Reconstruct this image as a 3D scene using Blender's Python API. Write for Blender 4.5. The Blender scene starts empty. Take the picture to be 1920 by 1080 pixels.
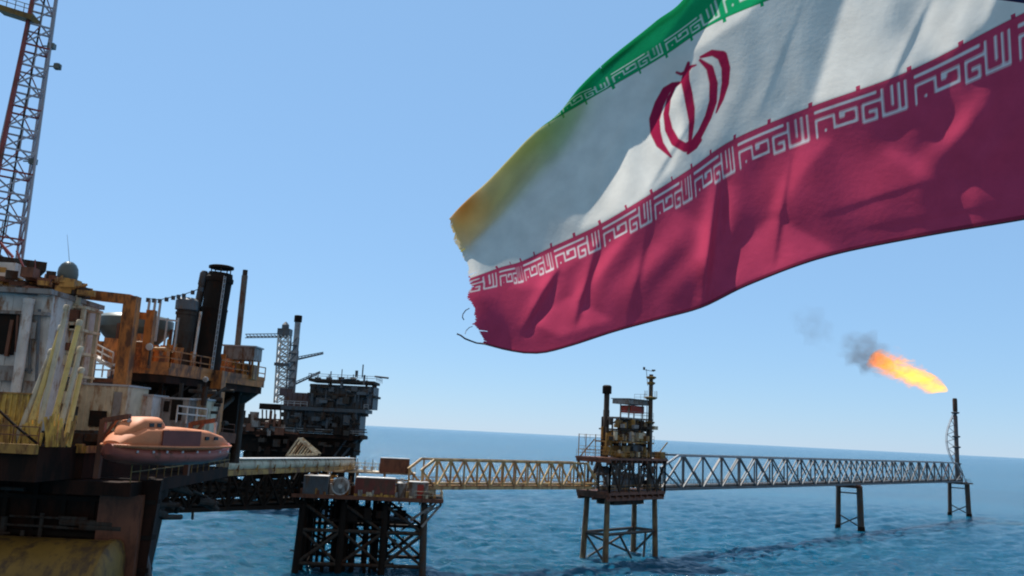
import bpy, math, random
import numpy as np
from mathutils import Vector
R = math.radians
random.seed(7); rng = np.random.default_rng(7)
S = bpy.context.scene
COL = S.collection

# ------------------------------------------------------------------ camera
FPX = 1600.0; PITCH = R(9.6); ROLL = R(2.84); CAMZ = 20.0
cR = np.array([math.cos(ROLL), -math.sin(ROLL)*math.sin(PITCH), math.sin(ROLL)*math.cos(PITCH)])
cU = np.array([-math.sin(ROLL), -math.cos(ROLL)*math.sin(PITCH), math.cos(ROLL)*math.cos(PITCH)])
cF = np.array([0, math.cos(PITCH), math.sin(PITCH)])
cam = bpy.data.objects.new('camera', bpy.data.cameras.new('camera')); COL.objects.link(cam)
from mathutils import Matrix
cam.matrix_world = Matrix(((cR[0], cU[0], -cF[0], 0), (cR[1], cU[1], -cF[1], 0), (cR[2], cU[2], -cF[2], CAMZ), (0, 0, 0, 1)))
cam.data.sensor_width = 36; cam.data.lens = 36*FPX/1920
cam.data.clip_start = 0.1; cam.data.clip_end = 90000
S.camera = cam

# ------------------------------------------------------------------ light
SUN_EL, SUN_AZ = 57.0, 40.0            # azimuth: degrees left of straight ahead
sd = Vector((-math.cos(R(SUN_EL))*math.sin(R(SUN_AZ)), math.cos(R(SUN_EL))*math.cos(R(SUN_AZ)), math.sin(R(SUN_EL))))
w = bpy.data.worlds.new('World'); S.world = w; w.use_nodes = True
nt = w.node_tree; bg = nt.nodes['Background']
sky = nt.nodes.new('ShaderNodeTexSky'); sky.sky_type = 'NISHITA'; sky.sun_disc = False
sky.sun_elevation = R(SUN_EL); sky.sun_rotation = R(-SUN_AZ)
sky.altitude = 0; sky.air_density = 1.0; sky.dust_density = 0.0; sky.ozone_density = 6.0
veil = nt.nodes.new('ShaderNodeMix'); veil.data_type = 'RGBA'; veil.inputs[0].default_value = .68     # bright sea haze evens the clear sky out
nt.links.new(sky.outputs[0], veil.inputs[6]); veil.inputs[7].default_value = (2.14, 3.87, 6.17, 1)
wtc = nt.nodes.new('ShaderNodeTexCoord'); wsep = nt.nodes.new('ShaderNodeSeparateXYZ'); nt.links.new(wtc.outputs['Generated'], wsep.inputs[0])
wmr = nt.nodes.new('ShaderNodeMapRange'); wmr.inputs[1].default_value = .25; wmr.inputs[2].default_value = -.35; nt.links.new(wsep.outputs['Y'], wmr.inputs[0])
wmx = nt.nodes.new('ShaderNodeMix'); wmx.data_type = 'RGBA'; nt.links.new(wmr.outputs[0], wmx.inputs[0]); nt.links.new(veil.outputs[2], wmx.inputs[6]); wmx.inputs[7].default_value = (2.6, 2.6, 2.7, 1)  # sky behind the camera greyed and dimmed to neutralise the shadow fill
nt.links.new(wmx.outputs[2], bg.inputs[0]); bg.inputs[1].default_value = 0.10
sun = bpy.data.objects.new('sun', bpy.data.lights.new('sun', 'SUN')); COL.objects.link(sun)
sun.data.energy = 4.6; sun.data.angle = R(0.5); sun.data.color = (1, 0.95, 0.87)
sun.rotation_euler = sd.to_track_quat('Z', 'Y').to_euler()
S.view_settings.view_transform = 'Standard'; S.view_settings.look = 'None'
S.view_settings.exposure = 0.5; S.view_settings.gamma = 1
S.cycles.filter_width = 2.0
S.cycles.max_bounces = 8; S.cycles.volume_bounces = 1; S.cycles.transparent_max_bounces = 16

# ------------------------------------------------------------------ helpers
def W(px, py, Y):                      # photograph pixel + real distance along y -> world point
    d = cR*(px-960) + cU*(540-py) + cF*FPX
    k = Y/d[1]
    return np.array([d[0]*k, Y, CAMZ + d[2]*k])
def V(*a): return np.array(a, float)

class MB:
    def __init__(s): s.v = []; s.f = []; s.cuts = []
    def add(s, vs, fs):
        s.cuts.append((len(s.v), len(s.f))); o = len(s.v); s.v += [tuple(map(float, p)) for p in vs]; s.f += [tuple(i+o for i in f) for f in fs]; return s
    def box(s, c, size, rz=0.0, axes=None):
        if axes is None:
            axes = (V(math.cos(rz), math.sin(rz), 0), V(-math.sin(rz), math.cos(rz), 0), V(0, 0, 1))
        c = np.array(c, float); hx, hy, hz = (axes[i]*size[i]/2 for i in range(3))
        vs = [c+sx*hx+sy*hy+sz*hz for sz in (-1, 1) for sy in (-1, 1) for sx in (-1, 1)]
        return s.add(vs, [(0,2,3,1),(4,5,7,6),(0,1,5,4),(2,6,7,3),(0,4,6,2),(1,3,7,5)])
    def beam(s, p, q, wd, ht=None):
        ht = ht or wd; p = np.array(p, float); q = np.array(q, float)
        d = q-p; L = np.linalg.norm(d)
        if L < 1e-6: return s
        d = d/L; up = V(0,0,1) if abs(d[2]) < 0.95 else V(0,1,0)
        x = np.cross(d, up); x /= np.linalg.norm(x); y = np.cross(x, d)
        return s.box((p+q)/2, (wd, L, ht), axes=(x, d, y))
    def tube(s, p, q, r, r2=None, n=10):
        r2 = r if r2 is None else r2; p = np.array(p, float); q = np.array(q, float)
        d = q-p; L = np.linalg.norm(d)
        if L < 1e-6: return s
        d = d/L; up = V(0,0,1) if abs(d[2]) < 0.95 else V(0,1,0)
        x = np.cross(d, up); x /= np.linalg.norm(x); y = np.cross(x, d)
        a = [2*math.pi*i/n for i in range(n)]
        vs = [p+(x*math.cos(t)+y*math.sin(t))*r for t in a]+[q+(x*math.cos(t)+y*math.sin(t))*r2 for t in a]
        fs = [(i, (i+1) % n, n+(i+1) % n, n+i) for i in range(n)]+[tuple(range(n-1, -1, -1)), tuple(range(n, 2*n))]
        return s.add(vs, fs)
    def path(s, pts, r, n=6):
        for a, b in zip(pts[:-1], pts[1:]): s.tube(a, b, r, n=n)
        return s
    def lathe(s, c, prof, n=16, ax=None):
        c = np.array(c, float)
        if ax is None: x, y, z = V(1,0,0), V(0,1,0), V(0,0,1)
        else:
            z = np.array(ax, float)/np.linalg.norm(ax); up = V(0,0,1) if abs(z[2]) < .9 else V(1,0,0)
            x = np.cross(up, z); x /= np.linalg.norm(x); y = np.cross(z, x)
        vs = []; fs = []
        for (r, h) in prof:
            for i in range(n):
                t = 2*math.pi*i/n; vs.append(c+(x*math.cos(t)+y*math.sin(t))*max(r, 1e-3)+z*h)
        for k in range(len(prof)-1):
            for i in range(n):
                j = (i+1) % n; fs.append((k*n+i, k*n+j, (k+1)*n+j, (k+1)*n+i))
        fs += [tuple(range(n-1, -1, -1)), tuple(range((len(prof)-1)*n, len(prof)*n))]
        return s.add(vs, fs)
    def prism(s, poly, z0, z1, poly1=None):
        n = len(poly); poly1 = poly1 or poly
        vs = [(x, y, z0) for x, y in poly]+[(x, y, z1) for x, y in poly1]
        return s.add(vs, [(i, (i+1) % n, n+(i+1) % n, n+i) for i in range(n)]+[tuple(range(n-1, -1, -1)), tuple(range(n, 2*n))])
    def loft(s, rings, cap=True):
        n = len(rings[0]); vs = [p for r in rings for p in r]; fs = []
        for k in range(len(rings)-1):
            for i in range(n):
                j = (i+1) % n; fs.append((k*n+i, k*n+j, (k+1)*n+j, (k+1)*n+i))
        if cap: fs += [tuple(range(n-1, -1, -1)), tuple(range((len(rings)-1)*n, len(rings)*n))]
        return s.add(vs, fs)
    def rail(s, pts, h=1.1, sp=1.5, r=0.03):
        for a, b in zip(pts[:-1], pts[1:]):
            a = np.array(a, float); b = np.array(b, float); L = np.linalg.norm(b-a); n = max(1, round(L/sp))
            for k in range(n+1):
                p = a+(b-a)*k/n; s.beam(p, p+V(0,0,h), r*1.6)
            for hh in (h, h*.55): s.beam(a+V(0,0,hh), b+V(0,0,hh), r*1.8)
        return s
    def build(s, name, m, parent=None, smooth=False):
        me = bpy.data.meshes.new(name); off = np.array(parent['_loc']) if parent is not None else np.zeros(3)
        me.from_pydata([tuple(np.array(p)-off) for p in s.v], [], s.f); me.materials.append(m)
        import bmesh
        bm = bmesh.new(); bm.from_mesh(me); bmesh.ops.recalc_face_normals(bm, faces=bm.faces); bm.to_mesh(me); bm.free()
        if smooth:
            for p in me.polygons: p.use_smooth = True
            me.set_sharp_from_angle(angle=R(40))
        o = bpy.data.objects.new(name, me); COL.objects.link(o)
        if parent is not None:
            o.parent = parent
            o['_loc'] = [float(t) for t in off]
        return o

def build_each(s, name, m, parent, smooth=False):     # every piece that was added becomes a part of its own
    c = s.cuts+[(len(s.v), len(s.f))]
    for (v0, f0), (v1, f1) in zip(c[:-1], c[1:]):
        q = MB(); q.v = s.v[v0:v1]; q.f = [tuple(i-v0 for i in f) for f in s.f[f0:f1]]; q.build(name, m, parent, smooth)
def tag(o, label, cat, group=None, kind=None):
    if label: o['label'] = label
    if cat: o['category'] = cat
    if group: o['group'] = group
    if kind: o['kind'] = kind
    return o
def thing(name, label, cat, loc, group=None):
    o = bpy.data.objects.new(name, None); COL.objects.link(o); o.empty_display_size = 0.5
    o.location = tuple(float(t) for t in loc); o['_loc'] = [float(t) for t in loc]
    return tag(o, label, cat, group)
def copy_tree(o, dloc=None, label=None, parent=None):
    c = o.copy(); COL.objects.link(c)
    if parent is not None: c.parent = parent; c.matrix_parent_inverse = o.matrix_parent_inverse
    if dloc is not None: c.location = Vector(o.location)+Vector([float(t) for t in dloc])
    if label: c['label'] = label
    for ch in [x for x in bpy.data.objects if x.parent == o]: copy_tree(ch, parent=c)
    return c

def frame(ox, oy, ax, ay):
    n = math.hypot(ax, ay); ax /= n; ay /= n
    def f(a, b, z): return V(ox+ax*a-ay*b, oy+ay*a+ax*b, z)
    f.rz = math.atan2(ay, ax); f.e1 = V(ax, ay, 0); f.e2 = V(-ay, ax, 0)
    return f

MATS = {}
def paint(name, col, rough=.55, var=.3, rust=0.0, rustcol=(.10, .04, .018), scale=.6, metallic=0.0, bump=.15, spec=.4):
    m = bpy.data.materials.new(name); m.use_nodes = True; t = m.node_tree; b = t.nodes['Principled BSDF']
    tc = t.nodes.new('ShaderNodeTexCoord')
    n1 = t.nodes.new('ShaderNodeTexNoise'); n1.inputs['Scale'].default_value = scale; n1.inputs['Detail'].default_value = 8; n1.inputs['Roughness'].default_value = .65
    t.links.new(tc.outputs['Object'], n1.inputs['Vector'])
    r1 = t.nodes.new('ShaderNodeMapRange'); r1.inputs[1].default_value = .3; r1.inputs[2].default_value = .7
    r1.inputs[3].default_value = 1-var; r1.inputs[4].default_value = 1+var*.6
    t.links.new(n1.outputs[0], r1.inputs[0])
    mul = t.nodes.new('ShaderNodeMix'); mul.data_type = 'RGBA'; mul.blend_type = 'MULTIPLY'; mul.inputs[0].default_value = 1
    mul.inputs[6].default_value = (*col, 1); t.links.new(r1.outputs[0], mul.inputs[7])
    out = mul.outputs[2]
    if rust > 0:
        mp = t.nodes.new('ShaderNodeMapping'); mp.inputs['Scale'].default_value = (1, 1, .35)
        t.links.new(tc.outputs['Object'], mp.inputs[0])
        n2 = t.nodes.new('ShaderNodeTexNoise'); n2.inputs['Scale'].default_value = scale*2.2; n2.inputs['Detail'].default_value = 9; n2.inputs['Roughness'].default_value = .7
        t.links.new(mp.outputs[0], n2.inputs['Vector'])
        r2 = t.nodes.new('ShaderNodeMapRange'); r2.inputs[1].default_value = .62-rust*.35; r2.inputs[2].default_value = .72-rust*.3
        t.links.new(n2.outputs[0], r2.inputs[0])
        mx = t.nodes.new('ShaderNodeMix'); mx.data_type = 'RGBA'; t.links.new(r2.outputs[0], mx.inputs[0])
        t.links.new(out, mx.inputs[6]); mx.inputs[7].default_value = (*rustcol, 1); out = mx.outputs[2]
    t.links.new(out, b.inputs['Base Color']); b.inputs['Specular IOR Level'].default_value = spec; b.inputs['Roughness'].default_value = rough; b.inputs['Metallic'].default_value = metallic
    if bump:
        bp = t.nodes.new('ShaderNodeBump'); bp.inputs['Strength'].default_value = bump; bp.inputs['Distance'].default_value = .05
        t.links.new(n1.outputs[0], bp.inputs['Height']); t.links.new(bp.outputs[0], b.inputs['Normal'])
    MATS[name] = m; return m

M_white = paint('white_paint', (.62, .62, .60), rust=.25, rustcol=(.28, .15, .08))
M_cream = paint('cream_paint', (.62, .55, .40), rust=.35, rustcol=(.28, .15, .07))
M_grey = paint('grey_paint', (.28, .275, .27), rust=.35, rustcol=(.12, .06, .03))
M_bluegrey = paint('blue_grey_paint', (.10, .125, .15), rust=.25, rustcol=(.13, .08, .05))
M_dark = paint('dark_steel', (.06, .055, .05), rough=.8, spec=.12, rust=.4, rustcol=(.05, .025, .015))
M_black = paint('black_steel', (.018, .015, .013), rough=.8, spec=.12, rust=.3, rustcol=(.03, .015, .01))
M_hull = paint('dark_hull', (.016, .011, .009), rough=.8, spec=.12, rust=.5, rustcol=(.035, .016, .011), scale=.35)
M_navy = paint('navy_steel', (.065, .085, .105), rust=.35, rustcol=(.06, .04, .03))
M_orange = paint('orange_brown_paint', (.50, .18, .04), rust=.45, rustcol=(.13, .05, .02))
M_ochre = paint('ochre_paint', (.46, .25, .06), rust=.45, rustcol=(.15, .06, .02))
M_yellow = paint('yellow_paint', (.75, .48, .10), rust=.45, rustcol=(.25, .13, .04))
M_paleyellow = paint('pale_yellow_paint', (.80, .58, .20), rust=.35, rustcol=(.30, .17, .05))
M_olive = paint('olive_paint', (.23, .14, .03), rust=.4, rustcol=(.09, .055, .025))
M_redbrown = paint('red_brown_paint', (.17, .065, .035), rust=.4, rustcol=(.09, .035, .02))
M_red = paint('red_paint', (.38, .045, .03), rust=.3)
M_lifeboat = paint('salmon_orange_gelcoat', (.64, .23, .10), rough=.6, var=.18, rust=.12, rustcol=(.35, .12, .07))
M_boathull = paint('shaded_hull_maroon', (.30, .085, .06), rough=.4, var=.2, rust=.2)  # boat's orange darkened: the shade on the hull is in this colour
M_rustyred = paint('rusty_red_paint', (.21, .055, .04), rust=.45, rustcol=(.12, .06, .04))
M_legtan = paint('tan_leg_paint', (.19, .14, .07), rust=.5, rustcol=(.09, .05, .025))
M_glass = paint('dark_glass', (.02, .025, .03), rough=.1, var=.1, bump=0)
M_jacket = paint('jacket_steel', (.055, .06, .06), rust=.5, rustcol=(.07, .04, .02))
M_lattice = paint('derrick_steel', (.40, .43, .50), rust=.2, rustcol=(.28, .06, .05), scale=.25)
M_lattred = paint('red_derrick_steel', (.30, .07, .07), rust=.3)
M_galv = paint('galvanised', (.42, .44, .46), rough=.5)
M_tan = paint('tan_bridge_paint', (.50, .36, .17), rust=.45, rustcol=(.24, .12, .05))
M_chord = paint('sunlit_chord_stack_grey', (.30, .33, .36), rust=.2)  # sunlight on the bridge's top chord mixed into its grey; also stack paint
M_radome = paint('radome_grey_green', (.12, .15, .145), rough=.4)

# ------------------------------------------------------------------ sea
def make_sea():
    dense = np.radians(np.linspace(-44, 44, 760)); coarse = np.radians(np.linspace(44, 316, 70))[1:-1]
    ang = np.concatenate([dense, coarse])
    inv = np.linspace(1/70, 1/2600, 560)
    d = np.concatenate([[2, 15, 30, 45, 58], 1/inv, [4000, 7000, 14000, 30000, 60000]])
    A, D = np.meshgrid(ang, d); X = D*np.sin(A); Y = D*np.cos(A); Z = np.zeros_like(X)
    rr = np.random.default_rng(3)
    for k in range(70):
        lam = .9*(10/.9)**(rr.random()**.9); th = R(-60)+rr.normal(0, .55)
        kx, ky = 2*math.pi/lam*math.cos(th), 2*math.pi/lam*math.sin(th)
        amp = .0125*lam**.66
        spacing = np.maximum(D*D*2.6e-5, D*.0021)
        fade = np.clip((lam/spacing-2)/1.6, 0, 1)*np.clip((D-60)/30, 0, 1)*(np.abs(np.where(A > math.pi, A-2*math.pi, A)) < R(44))
        ph = kx*X+ky*Y+rr.random()*6.28
        Z += amp*fade*(np.sin(ph)+.25*np.sin(2*ph+1.57))
    me = bpy.data.meshes.new('sea'); nr, nc = X.shape
    co = np.stack([X, Y, Z], -1).reshape(-1, 3).astype(np.float32)
    i = np.arange(nr-1)[:, None]*nc; j = np.arange(nc)[None, :]; j2 = (j+1) % nc
    q = np.stack([i+j, i+nc+j, i+nc+j2, i+j2], -1).reshape(-1, 4).astype(np.int32)[:, ::-1]
    me.vertices.add(len(co)); me.vertices.foreach_set('co', co.ravel())
    me.loops.add(q.size); me.loops.foreach_set('vertex_index', np.ascontiguousarray(q).ravel())
    me.polygons.add(len(q)); me.polygons.foreach_set('loop_start', np.arange(0, q.size, 4, dtype=np.int32))
    me.polygons.foreach_set('use_smooth', np.ones(len(q), bool)); me.update(calc_edges=True)
    m = bpy.data.materials.new('sea_water'); m.use_nodes = True; t = m.node_tree; b = t.nodes['Principled BSDF']
    tc = t.nodes.new('ShaderNodeTexCoord')
    nb = t.nodes.new('ShaderNodeTexNoise'); nb.inputs['Scale'].default_value = .012; nb.inputs['Detail'].default_value = 4
    mp0 = t.nodes.new('ShaderNodeMapping'); mp0.inputs['Scale'].default_value = (.5, 1.3, 1)
    t.links.new(tc.outputs['Object'], mp0.inputs[0]); t.links.new(mp0.outputs[0], nb.inputs['Vector'])
    cr = t.nodes.new('ShaderNodeValToRGB'); cr.color_ramp.elements[0].position = .35; cr.color_ramp.elements[1].position = .68
    cr.color_ramp.elements[0].color = (.001, .072, .142, 1); cr.color_ramp.elements[1].color = (.002, .102, .190, 1)
    t.links.new(nb.outputs[0], cr.inputs[0]); t.links.new(cr.outputs[0], b.inputs['Base Color'])
    b.inputs['Roughness'].default_value = .14; b.inputs['IOR'].default_value = 1.33; b.inputs['Specular IOR Level'].default_value = .26
    n1 = t.nodes.new('ShaderNodeTexNoise'); n1.inputs['Scale'].default_value = .55; n1.inputs['Detail'].default_value = 7; n1.inputs['Roughness'].default_value = .62
    mp = t.nodes.new('ShaderNodeMapping'); mp.inputs['Scale'].default_value = (.55, 1.5, 1); mp.inputs['Rotation'].default_value = (0, 0, R(15))
    t.links.new(tc.outputs['Object'], mp.inputs[0]); t.links.new(mp.outputs[0], n1.inputs['Vector'])
    n3 = t.nodes.new('ShaderNodeTexNoise'); n3.inputs['Scale'].default_value = .22; n3.inputs['Detail'].default_value = 5; n3.inputs['Roughness'].default_value = .6
    mp3 = t.nodes.new('ShaderNodeMapping'); mp3.inputs['Scale'].default_value = (.45, 1.3, 1); mp3.inputs['Rotation'].default_value = (0, 0, R(-8)); t.links.new(tc.outputs['Object'], mp3.inputs[0]); t.links.new(mp3.outputs[0], n3.inputs['Vector'])
    bp3 = t.nodes.new('ShaderNodeBump'); bp3.inputs['Strength'].default_value = 1.0; bp3.inputs['Distance'].default_value = .8; t.links.new(n3.outputs[0], bp3.inputs['Height'])
    bp = t.nodes.new('ShaderNodeBump'); bp.inputs['Strength'].default_value = .9; bp.inputs['Distance'].default_value = 1.3
    t.links.new(n1.outputs[0], bp.inputs['Height']); t.links.new(bp3.outputs[0], bp.inputs['Normal']); t.links.new(bp.outputs[0], b.inputs['Normal'])
    me.materials.append(m)
    o = bpy.data.objects.new('sea', me); COL.objects.link(o); o['kind'] = 'structure'
make_sea()

# ------------------------------------------------------------------ truss bridge
def truss_bridge(name, label, P0, P1, width, zb, zt, npan, mat, mat_top, deckmat, pipemat, chord=.35, brace=.2, style='X', slope=True, npipes=2):
    P0 = np.array(P0, float); P1 = np.array(P1, float); d = P1-P0; L = np.linalg.norm(d); d /= L; n = V(-d[1], d[0], 0)
    d = V(d[0], d[1], 0)
    root = thing(name, label, 'bridge', (P0[0], P0[1], zb))
    O = V(P0[0], P0[1], 0)
    def q(a, b, z): return O+d*a+n*b+V(0, 0, z)
    for s in (-1, 1):
        m = MB(); y = s*width/2; mt = MB()
        a0, a1 = 0, L; step = L/npan
        m.beam(q(0, y, zb), q(L, y, zb), chord*1.15, chord*1.3)
        ta, tb = (step*.8, L-step*.8) if slope else (0, L)
        mt.beam(q(ta, y, zt), q(tb, y, zt), chord)
        if slope:
            mt.beam(q(-.2, y, zb+(zt-zb)*.62), q(ta, y, zt), chord); mt.beam(q(L, y, zb+(zt-zb)*.35), q(tb, y, zt), chord)
        for k in range(npan+1):
            a = min(max(k*step, 0.0), L); top = zt if ta-.01 <= a <= tb+.01 else zb+(zt-zb)*.6
            m.beam(q(a, y, zb), q(a, y, top), brace*1.15)
            if k < npan:
                aa, bb = a, a+step
                if style == 'X':
                    m.beam(q(aa, y, zb), q(bb, y, zt if bb <= tb+.01 else zb+(zt-zb)*.5), brace)
                    m.beam(q(aa, y, zt if aa >= ta-.01 else zb+(zt-zb)*.6), q(bb, y, zb), brace)
                else:
                    if k % 2: m.beam(q(aa, y, zb), q(bb, y, zt if bb <= tb+.01 else zb), brace*1.1)
                    else: m.beam(q(aa, y, zt if aa >= ta-.01 else zb+(zt-zb)*.6), q(bb, y, zb), brace*1.1)
        m.build('side_truss', mat, root); mt.build('top_chord', mat_top, root)
    m = MB()
    for k in range(npan+1):
        a = k*L/npan; m.beam(q(a, -width/2, zb-.05), q(a, width/2, zb-.05), brace*1.2, brace*1.6)
        if slope and 0 < k < npan: m.beam(q(a, -width/2, zt), q(a, width/2, zt), brace)
    build_each(m, 'cross_beam', mat, root)
    m = MB().box(q(L/2, 0, zb+.25), (L, width*.55, .12), axes=(d, n, V(0, 0, 1))); m.build('walkway', deckmat, root)
    m = MB(); m.rail([q(0, -width*.27, zb+.3), q(L, -width*.27, zb+.3)], sp=2.4, r=.035); m.rail([q(0, width*.27, zb+.3), q(L, width*.27, zb+.3)], sp=2.4, r=.035)
    m.build('handrail', deckmat, root)
    for k in range(npipes):
        b = -width*.42+k*.5
        MB().tube(q(-1, b, zb+.62), q(L+1, b, zb+.62), .17, n=8).build('pipe', pipemat, root, True)
    return root

# ------------------------------------------------------------------ production platform (middle) and flare bridge
PF = frame(17.4, 144.0, .68, .733)
FL_END = W(1792, 905, 290)
def random_pipes(mb, f, a0, a1, b0, b1, z0, z1, n, rad=(.08, .2)):
    for _ in range(n):
        a, b, z = random.uniform(a0, a1), random.uniform(b0, b1), random.uniform(z0, z1); r = random.uniform(*rad)
        k = random.choice('abzz')
        if k == 'a': mb.tube(f(a, b, z), f(min(a1, a+random.uniform(2, 6)), b, z), r, n=8)
        elif k == 'b': mb.tube(f(a, b, z), f(a, min(b1, b+random.uniform(1, 4)), z), r, n=8)
        else: mb.tube(f(a, b, z), f(a, b, min(z1, z+random.uniform(1, 3))), r, n=8)
def production_platform():
    f = PF
    root = thing('production_platform', 'dark rusty four-legged platform joining the two truss bridges in the middle of the sea', 'oil platform', f(7.5, 2.75, 0))
    lg = [(0, 0), (14, 0), (14, 4.2), (0, 4.2)]
    for (a, b) in lg:
        oa = -.45 if a == 0 else .45; ob = -.2 if b == 0 else .3
        MB().tube(f(a+oa, b+ob, -3), f(a, b, 10), .52, .45, 12).build('leg', M_legtan, root, True)
    def lp(i, z): a, b = lg[i]; t = (10-z)/13; return f(a+(-.45 if a == 0 else .45)*t, b+(-.2 if b == 0 else .3)*t, z)
    m = MB()
    for i in range(4):
        j = (i+1) % 4
        m.tube(lp(i, 4.3), lp(j, 4.3), .26, n=8)
    m.build('horizontal_brace', M_jacket, root, True)
    m = MB()
    mid = (lp(0, 4.3)+lp(1, 4.3))/2
    m.tube(mid-(lp(1, 4.3)-lp(0, 4.3))*.25, lp(1, .2)*.5+lp(0, .2)*.5, .2); m.tube(lp(1, 4.3)*.8+lp(0, 4.3)*.2, lp(1, -.3)*.75+lp(0, -.3)*.25, .2)
    m.tube(lp(3, 4.3), lp(0, -.2), .2); m.tube(lp(1, 4.3), lp(2, 0), .2); m.tube(lp(2, 4.3), lp(3, -.2), .2); m.tube(lp(3, 4.3), lp(2, -.2), .2)
    m.build('diagonal_brace', M_jacket, root, True)
    f0 = f
    def f(a, b, z): return f0(-1.55+(a+2.35)*.866, -1.4+(b+2.05)*.75, z)      # decks sit a little inside the leg grid's overhang
    f.rz, f.e1, f.e2 = f0.rz, f0.e1, f0.e2
    # cellar deck
    m = MB(); m.box(f(7.75, 2.75, 10.9), (16.9, 6.8, .5), f.rz)
    for a in np.linspace(-1.6, 17, 10): m.beam(f(a, -1.8, 10.4), f(a, 7.3, 10.4), .25, .55)
    for b in (-1.2, 2.7, 6.6): m.beam(f(-2, b, 10.0), f(17.4, b, 10.0), .35, .6)
    m.build('cellar_deck', M_redbrown, root)
    m = MB(); m.prism([tuple(f(a, b, 0)[:2]) for a, b in ((2, 0), (12, 0), (12, 5), (2, 5))], 8.9, 9.8); m.build('sump_tank', M_dark, root)
    m = MB(); m.box(f(7.75, 2.75, 16.5), (17.5, 7.2, .35), f.rz)
    for a in np.linspace(-2, 17.4, 12): m.beam(f(a, -2, 16.1), f(a, 7.5, 16.1), .22, .5)
    m.build('main_deck', M_redbrown, root)
    # wall trusses between decks
    m = MB(); ed = [(-1.8, -1.7), (17.3, -1.7), (17.3, 7.2), (-1.8, 7.2), (-1.8, -1.7)]
    for (p, q_) in zip(ed[:-1], ed[1:]):
        L = math.hypot(q_[0]-p[0], q_[1]-p[1]); n = max(2, round(L/3.2))
        for k in range(n+1):
            t = k/n; a, b = p[0]+(q_[0]-p[0])*t, p[1]+(q_[1]-p[1])*t; m.beam(f(a, b, 11), f(a, b, 16.3), .28)
            if k < n:
                a2, b2 = p[0]+(q_[0]-p[0])*(k+1)/n, p[1]+(q_[1]-p[1])*(k+1)/n
                if k % 2: m.beam(f(a, b, 11.2), f(a2, b2, 16.2), .22)
                else: m.beam(f(a, b, 16.2), f(a2, b2, 11.2), .22)
    m.build('deck_truss', M_dark, root)
    m = MB(); random_pipes(m, f, -1, 16.5, -1, 6.5, 11.2, 15.8, 75, (.1, .28)); build_each(m, 'pipe', M_grey, root, True)
    for (a, b, L, r, z) in ((3, 1, 4, .9, 12.4), (9, 3.5, 5, 1.1, 12.6), (13, .5, 3, .8, 12.2), (1.5, 5, 3.5, .8, 14.3)):
        MB().lathe(f(a, b, z), [(0, 0), (r*.7, .1), (r, .4), (r, L-.4), (r*.7, L-.1), (0, L)], 12, f.e1).build('pressure_vessel', M_bluegrey, root, True)
    m = MB(); m.rail([f(*p, 11.15) for p in ed]); m.build('handrail', M_ochre, root)
    m = MB(); e2 = [(-2.2, -1.9), (17.7, -1.9), (17.7, 7.4), (-2.2, 7.4), (-2.2, -1.9)]; m.rail([f(*p, 16.68) for p in e2]); m.build('handrail', M_ochre, root)
    # process module on the main deck
    for (z, a0, a1, b0, b1, mt) in ((19.3, 2, 14.2, -.8, 6, M_ochre), (21.4, 3, 14.4, -.4, 5.8, M_dark), (23.4, 3.4, 14.8, 0, 5.4, M_grey)):
        m = MB(); m.box(f((a0+a1)/2, (b0+b1)/2, z), ((a1-a0)*.87, (b1-b0)*.75, .25), f.rz); m.rail([f(a0, b0, z+.1), f(a1, b0, z+.1), f(a1, b1, z+.1)], sp=2); m.build('module_floor', mt, root)
    m = MB()
    for a in (3.3, 6.8, 10.4, 13.9):
        for b in (0, 5.2): m.beam(f(a, b, 16.6), f(a, b, 23.4), .28)
    for (a, a2) in ((3.3, 6.8), (10.4, 13.9)): m.beam(f(a, 0, 16.6), f(a2, 0, 19.2), .18); m.beam(f(a2, 0, 19.3), f(a, 0, 21.3), .18)
    m.build('module_column', M_dark, root)
    m = MB(); random_pipes(m, f, 2.5, 13.5, 0, 5, 17, 23.2, 60, (.1, .3)); build_each(m, 'pipe', M_jacket, root, True)
    m = MB(); random_pipes(m, f, 2.5, 13.5, 0, 5, 17, 23.2, 26, (.1, .25)); build_each(m, 'pipe', M_ochre, root, True)
    for (a, b, z, sx, sy, sz, mt) in ((5, 1, 17.6, 2.2, 2, 1.9, M_olive), (9, 1.2, 17.7, 2.6, 2.2, 2, M_navy), (12.2, 1.5, 17.6, 1.8, 2, 1.8, M_white), (5, 2, 20.3, 2.6, 2.4, 1.6, M_olive), (9.5, 1.5, 20.2, 3.2, 2, 1.6, M_grey), (12.6, 2, 22.2, 2, 2, 1.4, M_jacket), (8, 2, 22.3, 3, 2, 1.5, M_navy)):
        m = MB(); m.box(f(a, b, z), (sx, sy, sz), f.rz); m.box(f(a, b, z+sz/2+.06), (sx+.2, sy+.2, .1), f.rz)
        for u in np.linspace(-sx/2+.2, sx/2-.2, 5): m.beam(f(a+u, b-sy/2-.04, z-sz/2), f(a+u, b-sy/2-.04, z+sz/2), .07)
        m.build('equipment_cabinet', mt, root)
    for (a, b) in ((6.9, .2), (11.2, .4)): MB().lathe(f(a, b, 19.4), [(.1, 0), (.7, .05), (.7, 1.5), (.45, 1.8), (.05, 1.9)], 12).build('pressure_vessel', M_cream, root, True)
    ms_ = [MB() for _ in range(5)]
    for k in range(85):
        a, b = random.uniform(1.5, 14), random.uniform(-.9, 1.2); zz = random.choice((16.9, 19.6, 21.7)); h_ = random.uniform(.4, 1.5); q_ = ms_[k % 5]
        if k % 3: q_.box(f(a, b, zz+h_/2), (random.uniform(.4, 1.4), random.uniform(.5, 1.4), h_), f.rz)
        else: q_.tube(f(a, b, zz), f(a, b, zz+h_*1.3), random.uniform(.15, .45), n=8)
    for q_, mt_ in zip(ms_, (M_ochre, M_dark, M_olive, M_grey, M_cream)): build_each(q_, 'process_unit', mt_, root)
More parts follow.
